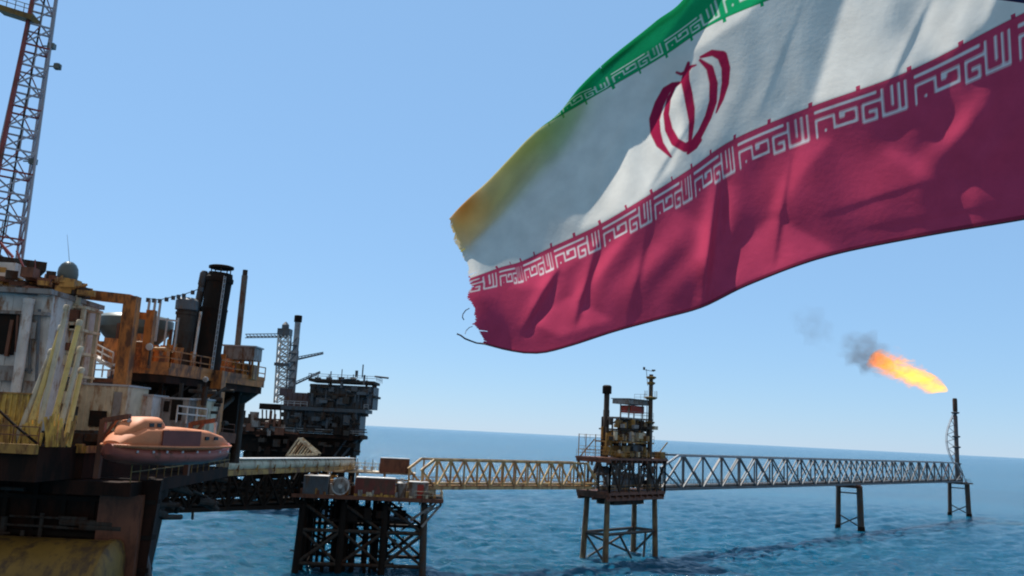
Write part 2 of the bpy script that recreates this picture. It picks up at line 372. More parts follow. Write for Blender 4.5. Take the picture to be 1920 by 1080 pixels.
    # raised roof with red box below it
    m = MB(); m.box(f(10.4, 2.8, 26.3), (6.6, 3.6, .8), f.rz); m.box(f(10.4, 2.8, 26.78), (7, 4, .12), f.rz)
    for a in (8, 12.8):
        for b in (1.6, 4): m.beam(f(a, b, 23.5), f(a, b, 26), .2)
    m.rail([f(12.5, 1, 26.8), f(13.6, 1, 26.8), f(13.6, 4.6, 26.8)]); m.build('raised_roof', M_grey, root)
    m = MB().box(f(10.4, 2.5, 25.05), (4, 2.2, 1.3), f.rz); m.box(f(10.4, 1.36, 25.05), (3.2, .08, .9), f.rz); m.build('red_housing', M_red, root)
    # left-hand stair cage
    m = MB()
    for z in (18.4, 20.3): m.rail([f(-2, 7, z-1.1), f(-1.8, 2.5, z-1.1), f(.4, 1.5, z-1.1)], sp=1.2)
    for (a, b) in ((-2, 7), (-1.8, 2.5), (.4, 1.5), (-.2, 6.6)): m.beam(f(a, b, 16.6), f(a, b, 20.4), .14)
    m.beam(f(-2, 6.5, 16.6), f(-1.8, 2.8, 19.6), .25, .1); m.build('stair_cage', M_ochre, root)
    m = MB()
    for k in range(5): m.box(f(.6+k*.5, 1.2+k*.3, 17.4+k*.75), (1.3, 1.2, .7), f.rz+.2*k)
    m.build('stepped_skid', M_olive, root)
    # exhaust stack
    b_ = W(1137, 852, 149); t_ = W(1136, 722, 149); b_[2] = 16.6; b_[0] = (b_[0]+t_[0])/2; t_[0] = b_[0]
    st = MB().lathe(b_, [(.55, 0), (.55, 8), (.48, 8.1), (.48, t_[2]-16.6-1.5)], 14).build('exhaust_stack', M_dark, root, True)
    MB().lathe((b_[0], b_[1], t_[2]-1.5), [(.75, 0), (.8, .1), (.8, 1.3), (.55, 1.5)], 14).build('stack_cap', M_black, st, True)
    # vent mast
    b_ = W(1220, 853, 152); t_ = W(1219, 702, 152); x = (b_[0]+t_[0])/2
    ms = MB().tube((x, 152, 11), (x, 152, t_[2]), .48, .36, 12).build('vent_mast', M_jacket, root, True)
    m = MB()
    for z, r in ((t_[2]-.6, .9), (t_[2]-1.6, .75), (t_[2]-4.2, 1.15), (t_[2]-8.5, .8)): m.lathe((x, 152, z), [(r*.6, -.25), (r, 0), (r, .18), (.4, .3)], 12)
    for k in range(8): t = k*.785; m.beam((x+1.1*math.cos(t), 152+1.1*math.sin(t), t_[2]-4), (x+1.1*math.cos(t), 152+1.1*math.sin(t), t_[2]-2.9), .06)
    build_each(m, 'mast_platform', M_olive, ms)
    m = MB().path([(x-.6, 152, t_[2]-2), (x-.9, 152, t_[2]+.9)], .05); m.beam((x-1.4, 152, t_[2]+.8), (x+.5, 152, t_[2]+.55), .09); m.box((x-1.3, 152, t_[2]+1), (.35, .3, .5)); m.box((x+.4, 152, t_[2]+.75), (.6, .3, .25)); m.build('antenna', M_dark, ms)
    m = MB()
    for s in (-.22, .22): m.beam((x-.62, 152+s, 16.6), (x-.62, 152+s, t_[2]-4), .06)
    for z in np.arange(17, t_[2]-4, .6): m.beam((x-.62, 151.78, z), (x-.62, 152.22, z), .05)
    m.build('ladder', M_grey, ms)
    # far right hoist on the main deck
    m = MB(); m.box(f(16.6, -.6, 17.3), (1.6, 1.4, 1.2), f.rz); m.tube(f(16.6, -.6, 17.8), f(18.4, -1.4, 19.6), .12); m.build('small_hoist', M_olive, root)
    # risers under the deck
    m = MB()
    for (a, b) in ((5, 2), (8, 3.5), (10.5, 1.8)): m.tube(f(a, b, -3), f(a, b, 10.2), .2, n=8)
production_platform()

flare_S = PF(15.9, 2.1, 0)
truss_bridge('truss_bridge', 'long grey truss bridge running from the four-legged platform out to the flare stack', (flare_S[0], flare_S[1], 0), (FL_END[0], FL_END[1], 0), 4.2, 11.3, 17.3, 25,
             M_bluegrey, M_chord, M_dark, M_grey, chord=.36, brace=.24, style='X', npipes=3)
ya = W(778, 905, 124); yb = PF(-1.5, 3.0, 0)
truss_bridge('truss_bridge', 'yellow-beige rusty truss bridge between the container-laden platform and the four-legged platform', (ya[0], ya[1], 0), (yb[0], yb[1], 0), 3.4, 11.7, 15.6, 14,
             M_tan, M_tan, M_ochre, M_tan, chord=.32, brace=.22, style='N', npipes=2)

# bridge supports
fd = np.array([FL_END[0]-flare_S[0], FL_END[1]-flare_S[1]]); fd /= np.linalg.norm(fd)
def bridge_support():
    t = .50; L = np.linalg.norm([FL_END[0]-flare_S[0], FL_END[1]-flare_S[1]])
    c = V(flare_S[0], flare_S[1], 0)+V(fd[0], fd[1], 0)*L*t
    f = frame(c[0], c[1], fd[0], fd[1])
    root = thing('bridge_support', 'two-legged steel trestle standing in the sea under the middle of the long grey bridge', 'trestle', f(0, 0, 0), 'steel trestles carrying the flare bridge')
    for (b, r) in ((-2.7, .82), (2.7, .66)):
        MB().tube(f(0, b*1.1, -3), f(0, b, 10.4), r, r*.92, 12).build('leg', M_jacket, root, True)
        MB().lathe(f(0, b*1.1, -.5), [(r+.05, 0), (r+.09, .6), (r+.05, 1.4)], 12).build('marine_growth', M_black, root, True)
    m = MB(); m.beam(f(0, -3.3, 10.6), f(0, 3.3, 10.6), .8, .7); m.beam(f(-1.2, -2.4, 10.98), f(1.2, -2.4, 10.98), .5, .3); m.beam(f(-1.2, 2.4, 10.98), f(1.2, 2.4, 10.98), .5, .3); m.build('cap_beam', M_redbrown, root)
    m = MB(); m.tube(f(0, -2.9, 3.6), f(0, 2.95, .6), .16); m.tube(f(0, 2.9, 3.6), f(0, -2.95, .6), .16); m.tube(f(0, -2.8, 9), f(0, 2.8, 9), .18); m.build('brace', M_jacket, root, True)
    d2 = V(fd[0], fd[1], 0)*L*(1.015-t)
    copy_tree(root, d2, 'two-legged steel trestle standing in the sea right beneath the flare stack')
bridge_support()

def flare_stack():
    base = V(FL_END[0]+1.5, FL_END[1]+1.5, 11); tip = W(1794, 747, base[1]); h = tip[2]-11
    root = thing('flare_stack', 'slim dark flare stack with collars at the far end of the long bridge', 'flare stack', base)
    MB().lathe(base, [(.95, 0), (.95, .6), (.75, .8), (.65, h-6), (.5, h-5.8), (.5, h-.2)], 12).build('riser_pipe', M_navy, root, True)
    MB().lathe(base+V(0, 0, h-4.5), [(.5, 0), (.75, .2), (.75, 3.9), (.6, 4.5)], 12).build('flare_tip', M_dark, root, True)
    m = MB()
    for z in (h-5, h-13, h-16.5, h-22): m.lathe(base+V(0, 0, z), [(.6, -.3), (1.3, 0), (1.3, .3), (.6, .5)], 10)
    build_each(m, 'collar', M_navy, root)
    m = MB(); a = base+V(-1.0, .2, 0)
    for k in range(7):
        z = 6+k*2.4; o = 2.6*math.sin(math.pi*(k+.4)/7.2); o2 = 2.6*math.sin(math.pi*(k+1.4)/7.2)
        m.beam(base+V(-.6-o, 0, z), base+V(-.6-o2, 0, z+2.4), .24); m.beam(base+V(-.6-o, 0, z), base+V(-.4, 0, z+1), .2); m.beam(base+V(-.6-o2, 0, z+2.4), base+V(-.4, 0, z+.6), .16); m.beam(base+V(-.6-o, .9, z), base+V(-.6-o2, .9, z+2.4), .13)
        m.beam(base+V(-.6-o, 0, z), base+V(-.6-o, .9, z), .1)
    m.build('stair_ladder', M_galv, root)
    m = MB(); m.box(base+V(.5, 0, -.35), (7.5, 6, .45), .75); m.rail([base+V(-2.5, -2.5, 0), base+V(3, -2.5, 0), base+V(3.5, 2, 0)]); m.build('base_deck', M_jacket, root)
    m = MB()
    for s in (-1, 1): m.tube(base+V(s*2, -1.5, 0), base+V(0, 0, 8), .12); m.tube(base+V(s*2, 1.5, 0), base+V(0, 0, 8), .12)
    build_each(m, 'stay', M_navy, root)
    return tip
TIP = flare_stack()

# flame and smoke (volumes in closed lumpy envelopes)
def envelope(name, p0, p1, prof, seed, lump=.25, n=20, asp=1.0):
    p0 = np.array(p0); p1 = np.array(p1); d = p1-p0; L = np.linalg.norm(d); d /= L
    x = np.cross(d, V(0, 1, 0)); x /= np.linalg.norm(x); y = np.cross(x, d); rr = np.random.default_rng(seed); m = MB(); rings = []
    ph = rr.random(6)*6.28
    for k in range(29):
        t = k/28; r = np.interp(t, [q[0] for q in prof], [q[1] for q in prof]); off = np.interp(t, [q[0] for q in prof], [q[2] for q in prof])
        ring = []
        for i in range(n):
            a = 2*math.pi*i/n; rl = r*(1+lump*math.sin(3*a+ph[0]+7*t)*.5+lump*math.sin(5*a+ph[1]-17*t)*.4+lump*.5*math.sin(23*t+ph[2]+2*a))
            ring.append(p0+d*L*t+x*(math.cos(a)*rl+off)+y*math.sin(a)*rl*asp)
        rings.append(ring)
    m.loft(rings)
    return m, p0, d, L
def vol_mat(name): 
    m = bpy.data.materials.new(name); m.use_nodes = True; t = m.node_tree
    for nn in list(t.nodes):
        if nn.type != 'OUTPUT_MATERIAL': t.nodes.remove(nn)
    return m, t, [n_ for n_ in t.nodes][0]
def flame():
    Y = TIP[1]; p0 = W(1777, 733, Y); p1 = W(1632, 668, Y)
    prof = [(0, .4, 0), (.05, 1.5, 0), (.15, 2.8, 0), (.3, 4.0, .1), (.45, 4.8, .0), (.6, 5.3, -.2), (.72, 5.6, -.3), (.85, 5.5, -.2), (.93, 4.6, .5), (1, 1.6, 1.4)]
    mb, o, d, L = envelope('flare_flame', p0, p1, prof, 5, .22)
    mb.v = [tuple(np.array(v)-o) for v in mb.v]
    m, t, out = vol_mat('flame'); tc = t.nodes.new('ShaderNodeTexCoord')
    # along-flame coordinate
    dot = t.nodes.new('ShaderNodeVectorMath'); dot.operation = 'DOT_PRODUCT'; dot.inputs[1].default_value = tuple(d/L); t.links.new(tc.outputs['Object'], dot.inputs[0])
    n1 = t.nodes.new('ShaderNodeTexNoise'); n1.inputs['Scale'].default_value = .33; n1.inputs['Detail'].default_value = 5; n1.inputs['Roughness'].default_value = .62; n1.inputs['Distortion'].default_value = 1.2
    mpf = t.nodes.new('ShaderNodeMapping'); mpf.inputs['Rotation'].default_value = (0, R(-24), 0); mpf.inputs['Scale'].default_value = (.55, 1, 1.1); t.links.new(tc.outputs['Object'], mpf.inputs[0]); t.links.new(mpf.outputs[0], n1.inputs['Vector'])
    # radial distance from the axis
    sc = t.nodes.new('ShaderNodeVectorMath'); sc.operation = 'SCALE'; sc.inputs[0].default_value = tuple(d*L); t.links.new(dot.outputs['Value'], sc.inputs['Scale'])
    sb = t.nodes.new('ShaderNodeVectorMath'); sb.operation = 'DISTANCE'; t.links.new(tc.outputs['Object'], sb.inputs[0]); t.links.new(sc.outputs[0], sb.inputs[1])
    rad = t.nodes.new('ShaderNodeMapRange'); rad.inputs[1].default_value = 5.4; rad.inputs[2].default_value = 1.2; rad.inputs[3].default_value = -.16; rad.inputs[4].default_value = .16
    t.links.new(sb.outputs['Value'], rad.inputs[0])
    ad = t.nodes.new('ShaderNodeMath'); ad.operation = 'ADD'; t.links.new(n1.outputs[0], ad.inputs[0]); t.links.new(rad.outputs[0], ad.inputs[1])
    en = t.nodes.new('ShaderNodeMapRange'); en.inputs[1].default_value = .455; en.inputs[2].default_value = .66; en.inputs[3].default_value = 0; en.inputs[4].default_value = 1
    t.links.new(ad.outputs[0], en.inputs[0])
    tail = t.nodes.new('ShaderNodeMapRange'); tail.inputs[1].default_value = .55; tail.inputs[2].default_value = 1.0; tail.inputs[3].default_value = 1; tail.inputs[4].default_value = .45
    t.links.new(dot.outputs['Value'], tail.inputs[0])
    ml = t.nodes.new('ShaderNodeMath'); ml.operation = 'MULTIPLY'; t.links.new(en.outputs[0], ml.inputs[0]); t.links.new(tail.outputs[0], ml.inputs[1])
    cr = t.nodes.new('ShaderNodeValToRGB'); e = cr.color_ramp.elements; e[0].position = .0; e[0].color = (1, .16, .02, 1); e[1].position = .9; e[1].color = (1, .62, .14, 1)
    x = e.new(.4); x.color = (1, .28, .03, 1)
    t.links.new(ml.outputs[0], cr.inputs[0])
    st = t.nodes.new('ShaderNodeMath'); st.operation = 'MULTIPLY'; st.inputs[1].default_value = .36; t.links.new(ml.outputs[0], st.inputs[0])
    em = t.nodes.new('ShaderNodeEmission'); t.links.new(cr.outputs[0], em.inputs[0]); t.links.new(st.outputs[0], em.inputs[1])
    ab = t.nodes.new('ShaderNodeVolumeAbsorption'); ab.inputs[0].default_value = (.9, .45, .1, 1)
    ds = t.nodes.new('ShaderNodeMath'); ds.operation = 'MULTIPLY'; ds.inputs[1].default_value = .45; t.links.new(en.outputs[0], ds.inputs[0]); t.links.new(ds.outputs[0], ab.inputs[1])
    asd = t.nodes.new('ShaderNodeAddShader'); t.links.new(em.outputs[0], asd.inputs[0]); t.links.new(ab.outputs[0], asd.inputs[1]); t.links.new(asd.outputs[0], out.inputs['Volume'])
    ob = mb.build('flare_flame', m); ob.location = tuple(o)
    tag(ob, 'bright orange and yellow gas flame streaming left from the flare stack tip', 'flame')
def smoke(px0, py0, px1, py1, prof, dens, label, seed):
    Y = TIP[1]; p0 = W(px0, py0, Y); p1 = W(px1, py1, Y)
    mb, o, d, L = envelope('smoke_plume', p0, p1, prof, seed, .3); mb.v = [tuple(np.array(v)-o) for v in mb.v]
    m, t, out = vol_mat('smoke'); tc = t.nodes.new('ShaderNodeTexCoord')
    n1 = t.nodes.new('ShaderNodeTexNoise'); n1.inputs['Scale'].default_value = .22; n1.inputs['Detail'].default_value = 4; t.links.new(tc.outputs['Object'], n1.inputs['Vector'])
    en = t.nodes.new('ShaderNodeMapRange'); en.inputs[1].default_value = .38; en.inputs[2].default_value = .68; en.inputs[3].default_value = 0; en.inputs[4].default_value = dens
    t.links.new(n1.outputs[0], en.inputs[0])
    ln = t.nodes.new('ShaderNodeVectorMath'); ln.operation = 'DISTANCE'; ln.inputs[1].default_value = tuple(d*L*.55); t.links.new(tc.outputs['Object'], ln.inputs[0])
    fo = t.nodes.new('ShaderNodeMapRange'); fo.interpolation_type = 'SMOOTHSTEP'; fo.inputs[1].default_value = L*.55; fo.inputs[2].default_value = L*.1; t.links.new(ln.outputs['Value'], fo.inputs[0])
    mu = t.nodes.new('ShaderNodeMath'); mu.operation = 'MULTIPLY'; t.links.new(en.outputs[0], mu.inputs[0]); t.links.new(fo.outputs[0], mu.inputs[1]); en = mu
    pv = t.nodes.new('ShaderNodeVolumePrincipled'); pv.inputs['Color'].default_value = (.25, .27, .3, 1); t.links.new(en.outputs[0], pv.inputs['Density']); t.links.new(pv.outputs[0], out.inputs['Volume'])
    ob = mb.build('smoke_plume', m); ob.location = tuple(o); tag(ob, label, 'smoke', 'grey smoke drifting off the flare')
flame()
smoke(1672, 700, 1578, 632, [(0, 2.0, 0), (.3, 5.6, 0), (.6, 6.8, -.5), (.85, 5.6, -.5), (1, 2.0, 0)], .19, 'dark grey puff of smoke right at the left end of the flame', 3)
smoke(1570, 660, 1488, 576, [(0, 1.5, 0), (.3, 4.5, 0), (.6, 5.8, 0), (.85, 5.0, 0), (1, 1.8, 0)], .05, 'faint thin wisp of smoke up in the sky left of the dark puff', 9)

# ------------------------------------------------------------------ wellhead platform (near) with its cargo
WF = frame(*W(797, 930, 122)[:2], -.985, -.10)     # a runs left in the picture
def WB(a, b, z): return WF(a, -b, z)               # b runs away from the camera
def container(a, b, z, sx, sy, sz, mt, name, label, cat, group=None, topmat=None, door=None):
    c = WB(a, b, z); root = thing(name, label, cat, c, group); e = (WF.e1, WF.e2, V(0, 0, 1))
    m = MB(); m.box(c+V(0, 0, sz/2), (sx, sy, sz), axes=e)
    for u in np.arange(-sx/2+.15, sx/2, .32): m.box(WB(a+u, b-sy/2-.03, z+sz/2), (.14, .07, sz-.3), axes=e)
    m.build('body', mt, root)
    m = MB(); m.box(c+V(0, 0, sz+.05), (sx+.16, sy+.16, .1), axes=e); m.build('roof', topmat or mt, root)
    m = MB()
    for s in (-1, 1):
        for q in (-1, 1): m.box(WB(a+s*(sx/2+.03), b+q*(sy/2+.03), z+sz/2-.02), (.16, .16, sz), axes=e)
    build_each(m, 'corner_post', mt, root)
    if door:
        m = MB(); m.box(WB(a+door[0], b-sy/2-.09, z+1.0), (.9, .05, 1.9), axes=e); m.build('door', door[1], root)
    return root
def wellhead_platform():
    root = thing('wellhead_platform', 'low dark braced platform carrying containers and tanks in the lower left water', 'oil platform', WB(8, 4, 0))
    la = (0, 5.4, 11, 16.5); lb = (0, 8.5)
    def lp(a, b, z): t = (9.6-z)/12; return WB(a+(a-8)*.05*t, b+(b-4)*.05*t, z)
    for a in la:
        for b in lb: MB().tube(lp(a, b, -3), lp(a, b, 9.6), .5, .46, 12).build('leg', M_black if a > 4 else M_jacket, root, True)
    m = MB()
    for b in lb:
        for a1, a2 in zip(la[:-1], la[1:]):
            for z in (1.2, 5.6): m.tube(lp(a1, b, z), lp(a2, b, z), .26, n=8)
            m.tube(lp(a1, b, 5.6), lp(a2, b, 9.2), .22, n=8); m.tube(lp(a1, b, 5.6), lp(a2, b, 1.2), .24, n=8)
            m.tube(lp(a2, b, 5.6), lp(a1, b, 1.2), .2, n=8)
    for a in la:
        for z in (1.2, 5.6): m.tube(lp(a, 0, z), lp(a, 8.5, z), .24, n=8)
        m.tube(lp(a, 0, 5.6), lp(a, 8.5, 1.2), .2, n=8); m.tube(lp(a, 8.5, 5.6), lp(a, 0, 9.3), .2, n=8)
    m.build('jacket_brace', M_dark, root, True)
    m = MB()
    for k in range(46):
        a, b, zz = random.uniform(2.5, 16), random.uniform(.5, 8), random.uniform(.3, 8.5); m.tube(WB(a, b, zz), WB(a+random.uniform(-3, 3), b+random.uniform(-2, 2), zz+random.uniform(-1.5, 1.5)), random.uniform(.08, .2), n=8)
    for k in range(34):
        a, b = random.uniform(5, 17), random.uniform(1, 7.5); m.tube(WB(a, b, -3), WB(a, b, 10), random.choice((.18, .25, .32)), n=8)
    build_each(m, 'conductor_pipe', M_black, root, True)
    m = MB(); m.box(WB(7.6, 4.1, 6.9), (11, 7.4, .35), axes=(WF.e1, WF.e2, V(0, 0, 1)))
    for k in range(14): a, b = random.uniform(3, 16), random.uniform(-.4, 6); m.box(WB(a, b, 7.6+random.random()), (random.uniform(.6, 2), random.uniform(.6, 2), random.uniform(.8, 1.8)), axes=(WF.e1, WF.e2, V(0, 0, 1)))
    random_pipes(m, WB, 2, 16, 0, 7, 7, 9.4, 40, (.08, .2)); m.build('spider_deck', M_black, root)
    m = MB(); m.box(WB(7.8, 4.2, 10.1), (20.5, 11.4, .4), axes=(WF.e1, WF.e2, V(0, 0, 1)))
    for a in np.linspace(-2.2, 17.8, 15): m.beam(WB(a, -1.4, 9.75), WB(a, 9.8, 9.75), .2, .4)
    m.build('deck', M_dark, root)
    m = MB(); m.beam(WB(-2.45, -1.56, 10.2), WB(18, -1.56, 10.2), .1, .5); m.beam(WB(-2.5, -1.5, 10.2), WB(-2.5, 9.9, 10.2), .1, .5); m.build('deck_edge', M_redbrown, root)
    m = MB()
    for b in (-.6, 8.6): m.beam(WB(-2.3, b, 9.7), WB(.2, b, 6.6), .4, .3); m.beam(WB(-2.3, b, 9.6), WB(0, b, 8.4), .2)
    m.beam(WB(-1.1, -.5, 9.5), WB(1.8, -.5, 7.4), 1.0, .3); build_each(m, 'cantilever_bracket', M_grey, root)
    m = MB(); m.rail([WB(-2.4, 9.8, 10.3), WB(-2.4, -1.5, 10.3), WB(1.5, -1.5, 10.3)]); m.rail([WB(-2.4, 9.8, 10.3), WB(18, 9.8, 10.3)]); m.build('handrail', M_cream, root)
    # upper pipe deck at the back
    m = MB(); m.box(WB(8, 7, 13.3), (13, 4, .25), axes=(WF.e1, WF.e2, V(0, 0, 1)))
    for a in (1.8, 6, 10, 14): m.beam(WB(a, 5.3, 10.3), WB(a, 5.3, 13.2), .22); m.beam(WB(a, 8.7, 10.3), WB(a, 8.7, 13.2), .22)
    m.rail([WB(1.6, 5.1, 13.4), WB(14.4, 5.1, 13.4)], sp=1.2); m.rail([WB(1.6, 8.9, 13.4), WB(14.4, 8.9, 13.4)], sp=1.2); m.build('upper_walkway', M_cream, root)
    m = MB(); random_pipes(m, WB, 6, 14, 5.2, 8.6, 13.5, 14.6, 30, (.06, .14))
    for a in np.arange(5.6, 14, 1.1): m.beam(WB(a, 5.6, 13.4), WB(a, 5.6, 13.4+random.uniform(.8, 2.0)), .12); m.box(WB(a, 5.6, 13.9), (.4, .4, .5))
    m.build('wellhead_valves', M_galv, root)
    ms_ = [MB() for _ in range(4)]; random.seed(77)
    for k in range(56): h_ = random.uniform(.4, 1.9); ms_[k % 4].box(WB(random.uniform(-1.5, 17), random.uniform(1.8, 6), 10.3+h_/2), (random.uniform(.3, 1.5), random.uniform(.3, 1.2), h_), random.random())
    for k in range(18): h_ = random.uniform(.3, 1.0); ms_[k % 4].box(WB(random.uniform(-2, 17.5), -1.25, 10.3+h_/2), (random.uniform(.2, .7), .3, h_), WF.rz)
    for q_, mt_ in zip(ms_, (M_grey, M_redbrown, M_cream, M_ochre)): build_each(q_, 'deck_unit', mt_, root)
    m = MB(); random_pipes(m, WB, -1, 17, 2.5, 8, 10.4, 12.6, 46, (.08, .2)); build_each(m, 'pipe', M_ochre, root, True)
wellhead_platform()
DZ = 10.31
container(14.9, -.1, DZ, 3.1, 2.4, 2.5, M_bluegrey, 'cargo_container', 'blue-grey container with a white lit roof at the left end of the low platform', 'container', topmat=M_white)  # white roofs, here and below, carry the sunlight on the tops as colour
container(6.9, -.1, DZ+.45, 5.2, 2.3, 2.1, M_rustyred, 'cargo_container', 'dark red container with a pale sunlit roof in the middle of the low platform', 'container', topmat=M_white)
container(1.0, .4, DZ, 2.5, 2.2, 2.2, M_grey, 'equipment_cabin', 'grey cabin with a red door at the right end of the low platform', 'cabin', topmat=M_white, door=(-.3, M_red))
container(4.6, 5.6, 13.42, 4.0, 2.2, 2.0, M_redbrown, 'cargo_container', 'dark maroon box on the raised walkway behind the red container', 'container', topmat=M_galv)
def deck_bits():
    e = (WF.e1, WF.e2, V(0, 0, 1))
    c = WB(6.8, -.5, DZ); root = thing('skid_frame', 'yellow steel skid under the dark red container', 'skid', c)
    m = MB(); m.box(WB(6.9, -1.05, DZ+.22), (5.6, .25, .42), axes=e); m.box(WB(6.9, .8, DZ+.22), (5.6, .25, .42), axes=e); build_each(m, 'skid_beam', M_yellow, root)
    m = MB()
    for a in (4.6, 6.9, 9.2): m.box(WB(a, -.12, DZ+.2), (.25, 1.55, .3), axes=e)
    build_each(m, 'cross_member', M_yellow, root)
    c = WB(11.6, -.4, DZ+1.35); root = thing('drum_tank', 'round-ended pale grey tank lying between the blue-grey and red containers', 'tank', c+V(0, 0, -1.35))
    m = MB().lathe(c+WF.e2*1.0, [(0, -.25), (.7, -.18), (1.12, 0), (1.12, 2.4), (.6, 2.6), (0, 2.65)], 18, -WF.e2); m.build('shell', M_grey, root, True)
    m = MB().lathe(c+WF.e2*1.02, [(1.14, -.02), (1.2, 0), (1.2, .15), (1.14, .17)], 18, -WF.e2); m.lathe(c+WF.e2*1.25, [(.3, 0), (.3, .1)], 12, -WF.e2); m.build('end_flange', M_white, root, True)
    m = MB(); m.box(c+V(0, 0, -1.15)+WF.e2*.5, (1.6, .3, .4), axes=e); m.box(c+V(0, 0, -1.15)-WF.e2*.9, (1.6, .3, .4), axes=e); build_each(m, 'saddle', M_orange, root)
    c = WB(3.3, .2, DZ); root = thing('drum_tank', 'upright pale tank between the dark red container and the grey cabin', 'tank', c)
    MB().lathe(c, [(.7, 0), (.75, .1), (.75, 2.0), (.5, 2.2), (0, 2.25)], 16).build('shell', M_grey, root, True)
    MB().lathe(c+V(0, 0, 2.2), [(.2, 0), (.2, .35), (.3, .36), (.3, .45)], 10).build('hatch', M_white, root, True)
    # beige piece of lattice boom resting on the walkway
    a = W(536, 855, 116); b = W(560, 822, 116); c2 = W(595, 852, 117)
    root = thing('pipe_rack', 'tilted beige lattice rack standing at the end of the pale pipe run', 'rack', a)
    m = MB(); d_ = V(0, 2.0, 0)
    for k in range(6):
        t = k/5; p = a+(c2-a)*t; top = b+(c2-b)*t
        for o in (V(0, 0, 0), d_): m.beam(p+o, top+o, .16); 
        m.beam(p, p+d_, .12); m.beam(top, top+d_, .12)
    for o in (V(0, 0, 0), d_): m.beam(a+o, b+o, .2); m.beam(b+o, c2+o, .28); m.beam(a+o, c2+o, .25)
    m.build('lattice', M_cream, root)
deck_bits()
# pale gangway and dark truss bridge between the rig and the low platform
def gangway():
    p = W(416, 874, 84); q = WB(11.0, 6.5, 13.4); p[2] = 15.5; q[2] = 14.3
    p2 = W(416, 872, 84); p[2] = p2[2]; q2 = W(640, 866, q[1]); q[2] = q2[2]; 
    d = (q-p); L = np.linalg.norm(d); d /= L; n = np.cross(V(0, 0, 1), d); n /= np.linalg.norm(n)
    root = thing('pipe_run', 'pale beige pipe run with a white sunlit top above the dark pipe-filled bridge', 'pipe', p)
    m = MB(); m.tube(p, q, .62, n=20); m.build('pipe_casing', M_cream, root, True)
    m = MB(); m.beam(p+V(0, 0, .62), q+V(0, 0, .62), 1.5, .1); m.build('sunlit_top_strip', M_white, root)  # white strip added to carry the sunlight along the pipe's top
    m = MB(); m.beam(p+V(0, 0, -.75), q+V(0, 0, -.75), 1.2, .5); 
    for k in range(9): c = p+(q-p)*(k+.5)/9; m.beam(c+V(0, 0, -.75), c+V(0, 0, .0), 1.35, .14)
    m.build('underframe', M_ochre, root)
gangway()
pd = W(290, 920, 104); qd = WB(16.5, 2.5, 0)
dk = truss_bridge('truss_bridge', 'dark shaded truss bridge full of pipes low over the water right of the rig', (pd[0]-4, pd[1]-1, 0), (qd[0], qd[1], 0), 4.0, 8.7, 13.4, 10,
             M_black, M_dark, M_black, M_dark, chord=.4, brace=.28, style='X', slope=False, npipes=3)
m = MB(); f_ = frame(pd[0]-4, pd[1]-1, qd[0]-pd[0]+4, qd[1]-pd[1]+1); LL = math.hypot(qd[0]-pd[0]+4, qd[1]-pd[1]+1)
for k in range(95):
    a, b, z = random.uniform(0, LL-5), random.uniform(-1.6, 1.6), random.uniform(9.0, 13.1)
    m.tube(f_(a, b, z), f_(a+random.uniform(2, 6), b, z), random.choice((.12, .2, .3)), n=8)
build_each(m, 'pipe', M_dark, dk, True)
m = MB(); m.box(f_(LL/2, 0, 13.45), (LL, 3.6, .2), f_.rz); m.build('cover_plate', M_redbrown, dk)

# ------------------------------------------------------------------ block placed by its front face at a real distance, with real depth
def ext(px0, py0, px1, py1, Y):
    ym = (py0+py1)/2; xm = (px0+px1)/2
    return W(px0, ym, Y)[0], W(px1, ym, Y)[0], W(xm, py1, Y)[2], W(xm, py0, Y)[2]
def blk(m, px0, py0, px1, py1, Y, dep):
    x0, x1, z0, z1 = ext(px0, py0, px1, py1, Y); m.box(((x0+x1)/2, Y+dep/2, (z0+z1)/2), (x1-x0, dep, z1-z0)); return (x0, x1, z0, z1)
def ribs(m, e, Y, step, t=.12, d=.12):
    x0, x1, z0, z1 = e
    for x in np.arange(x0+step/2, x1, step): m.box((x, Y-d/2, (z0+z1)/2), (t, d, z1-z0-.02))

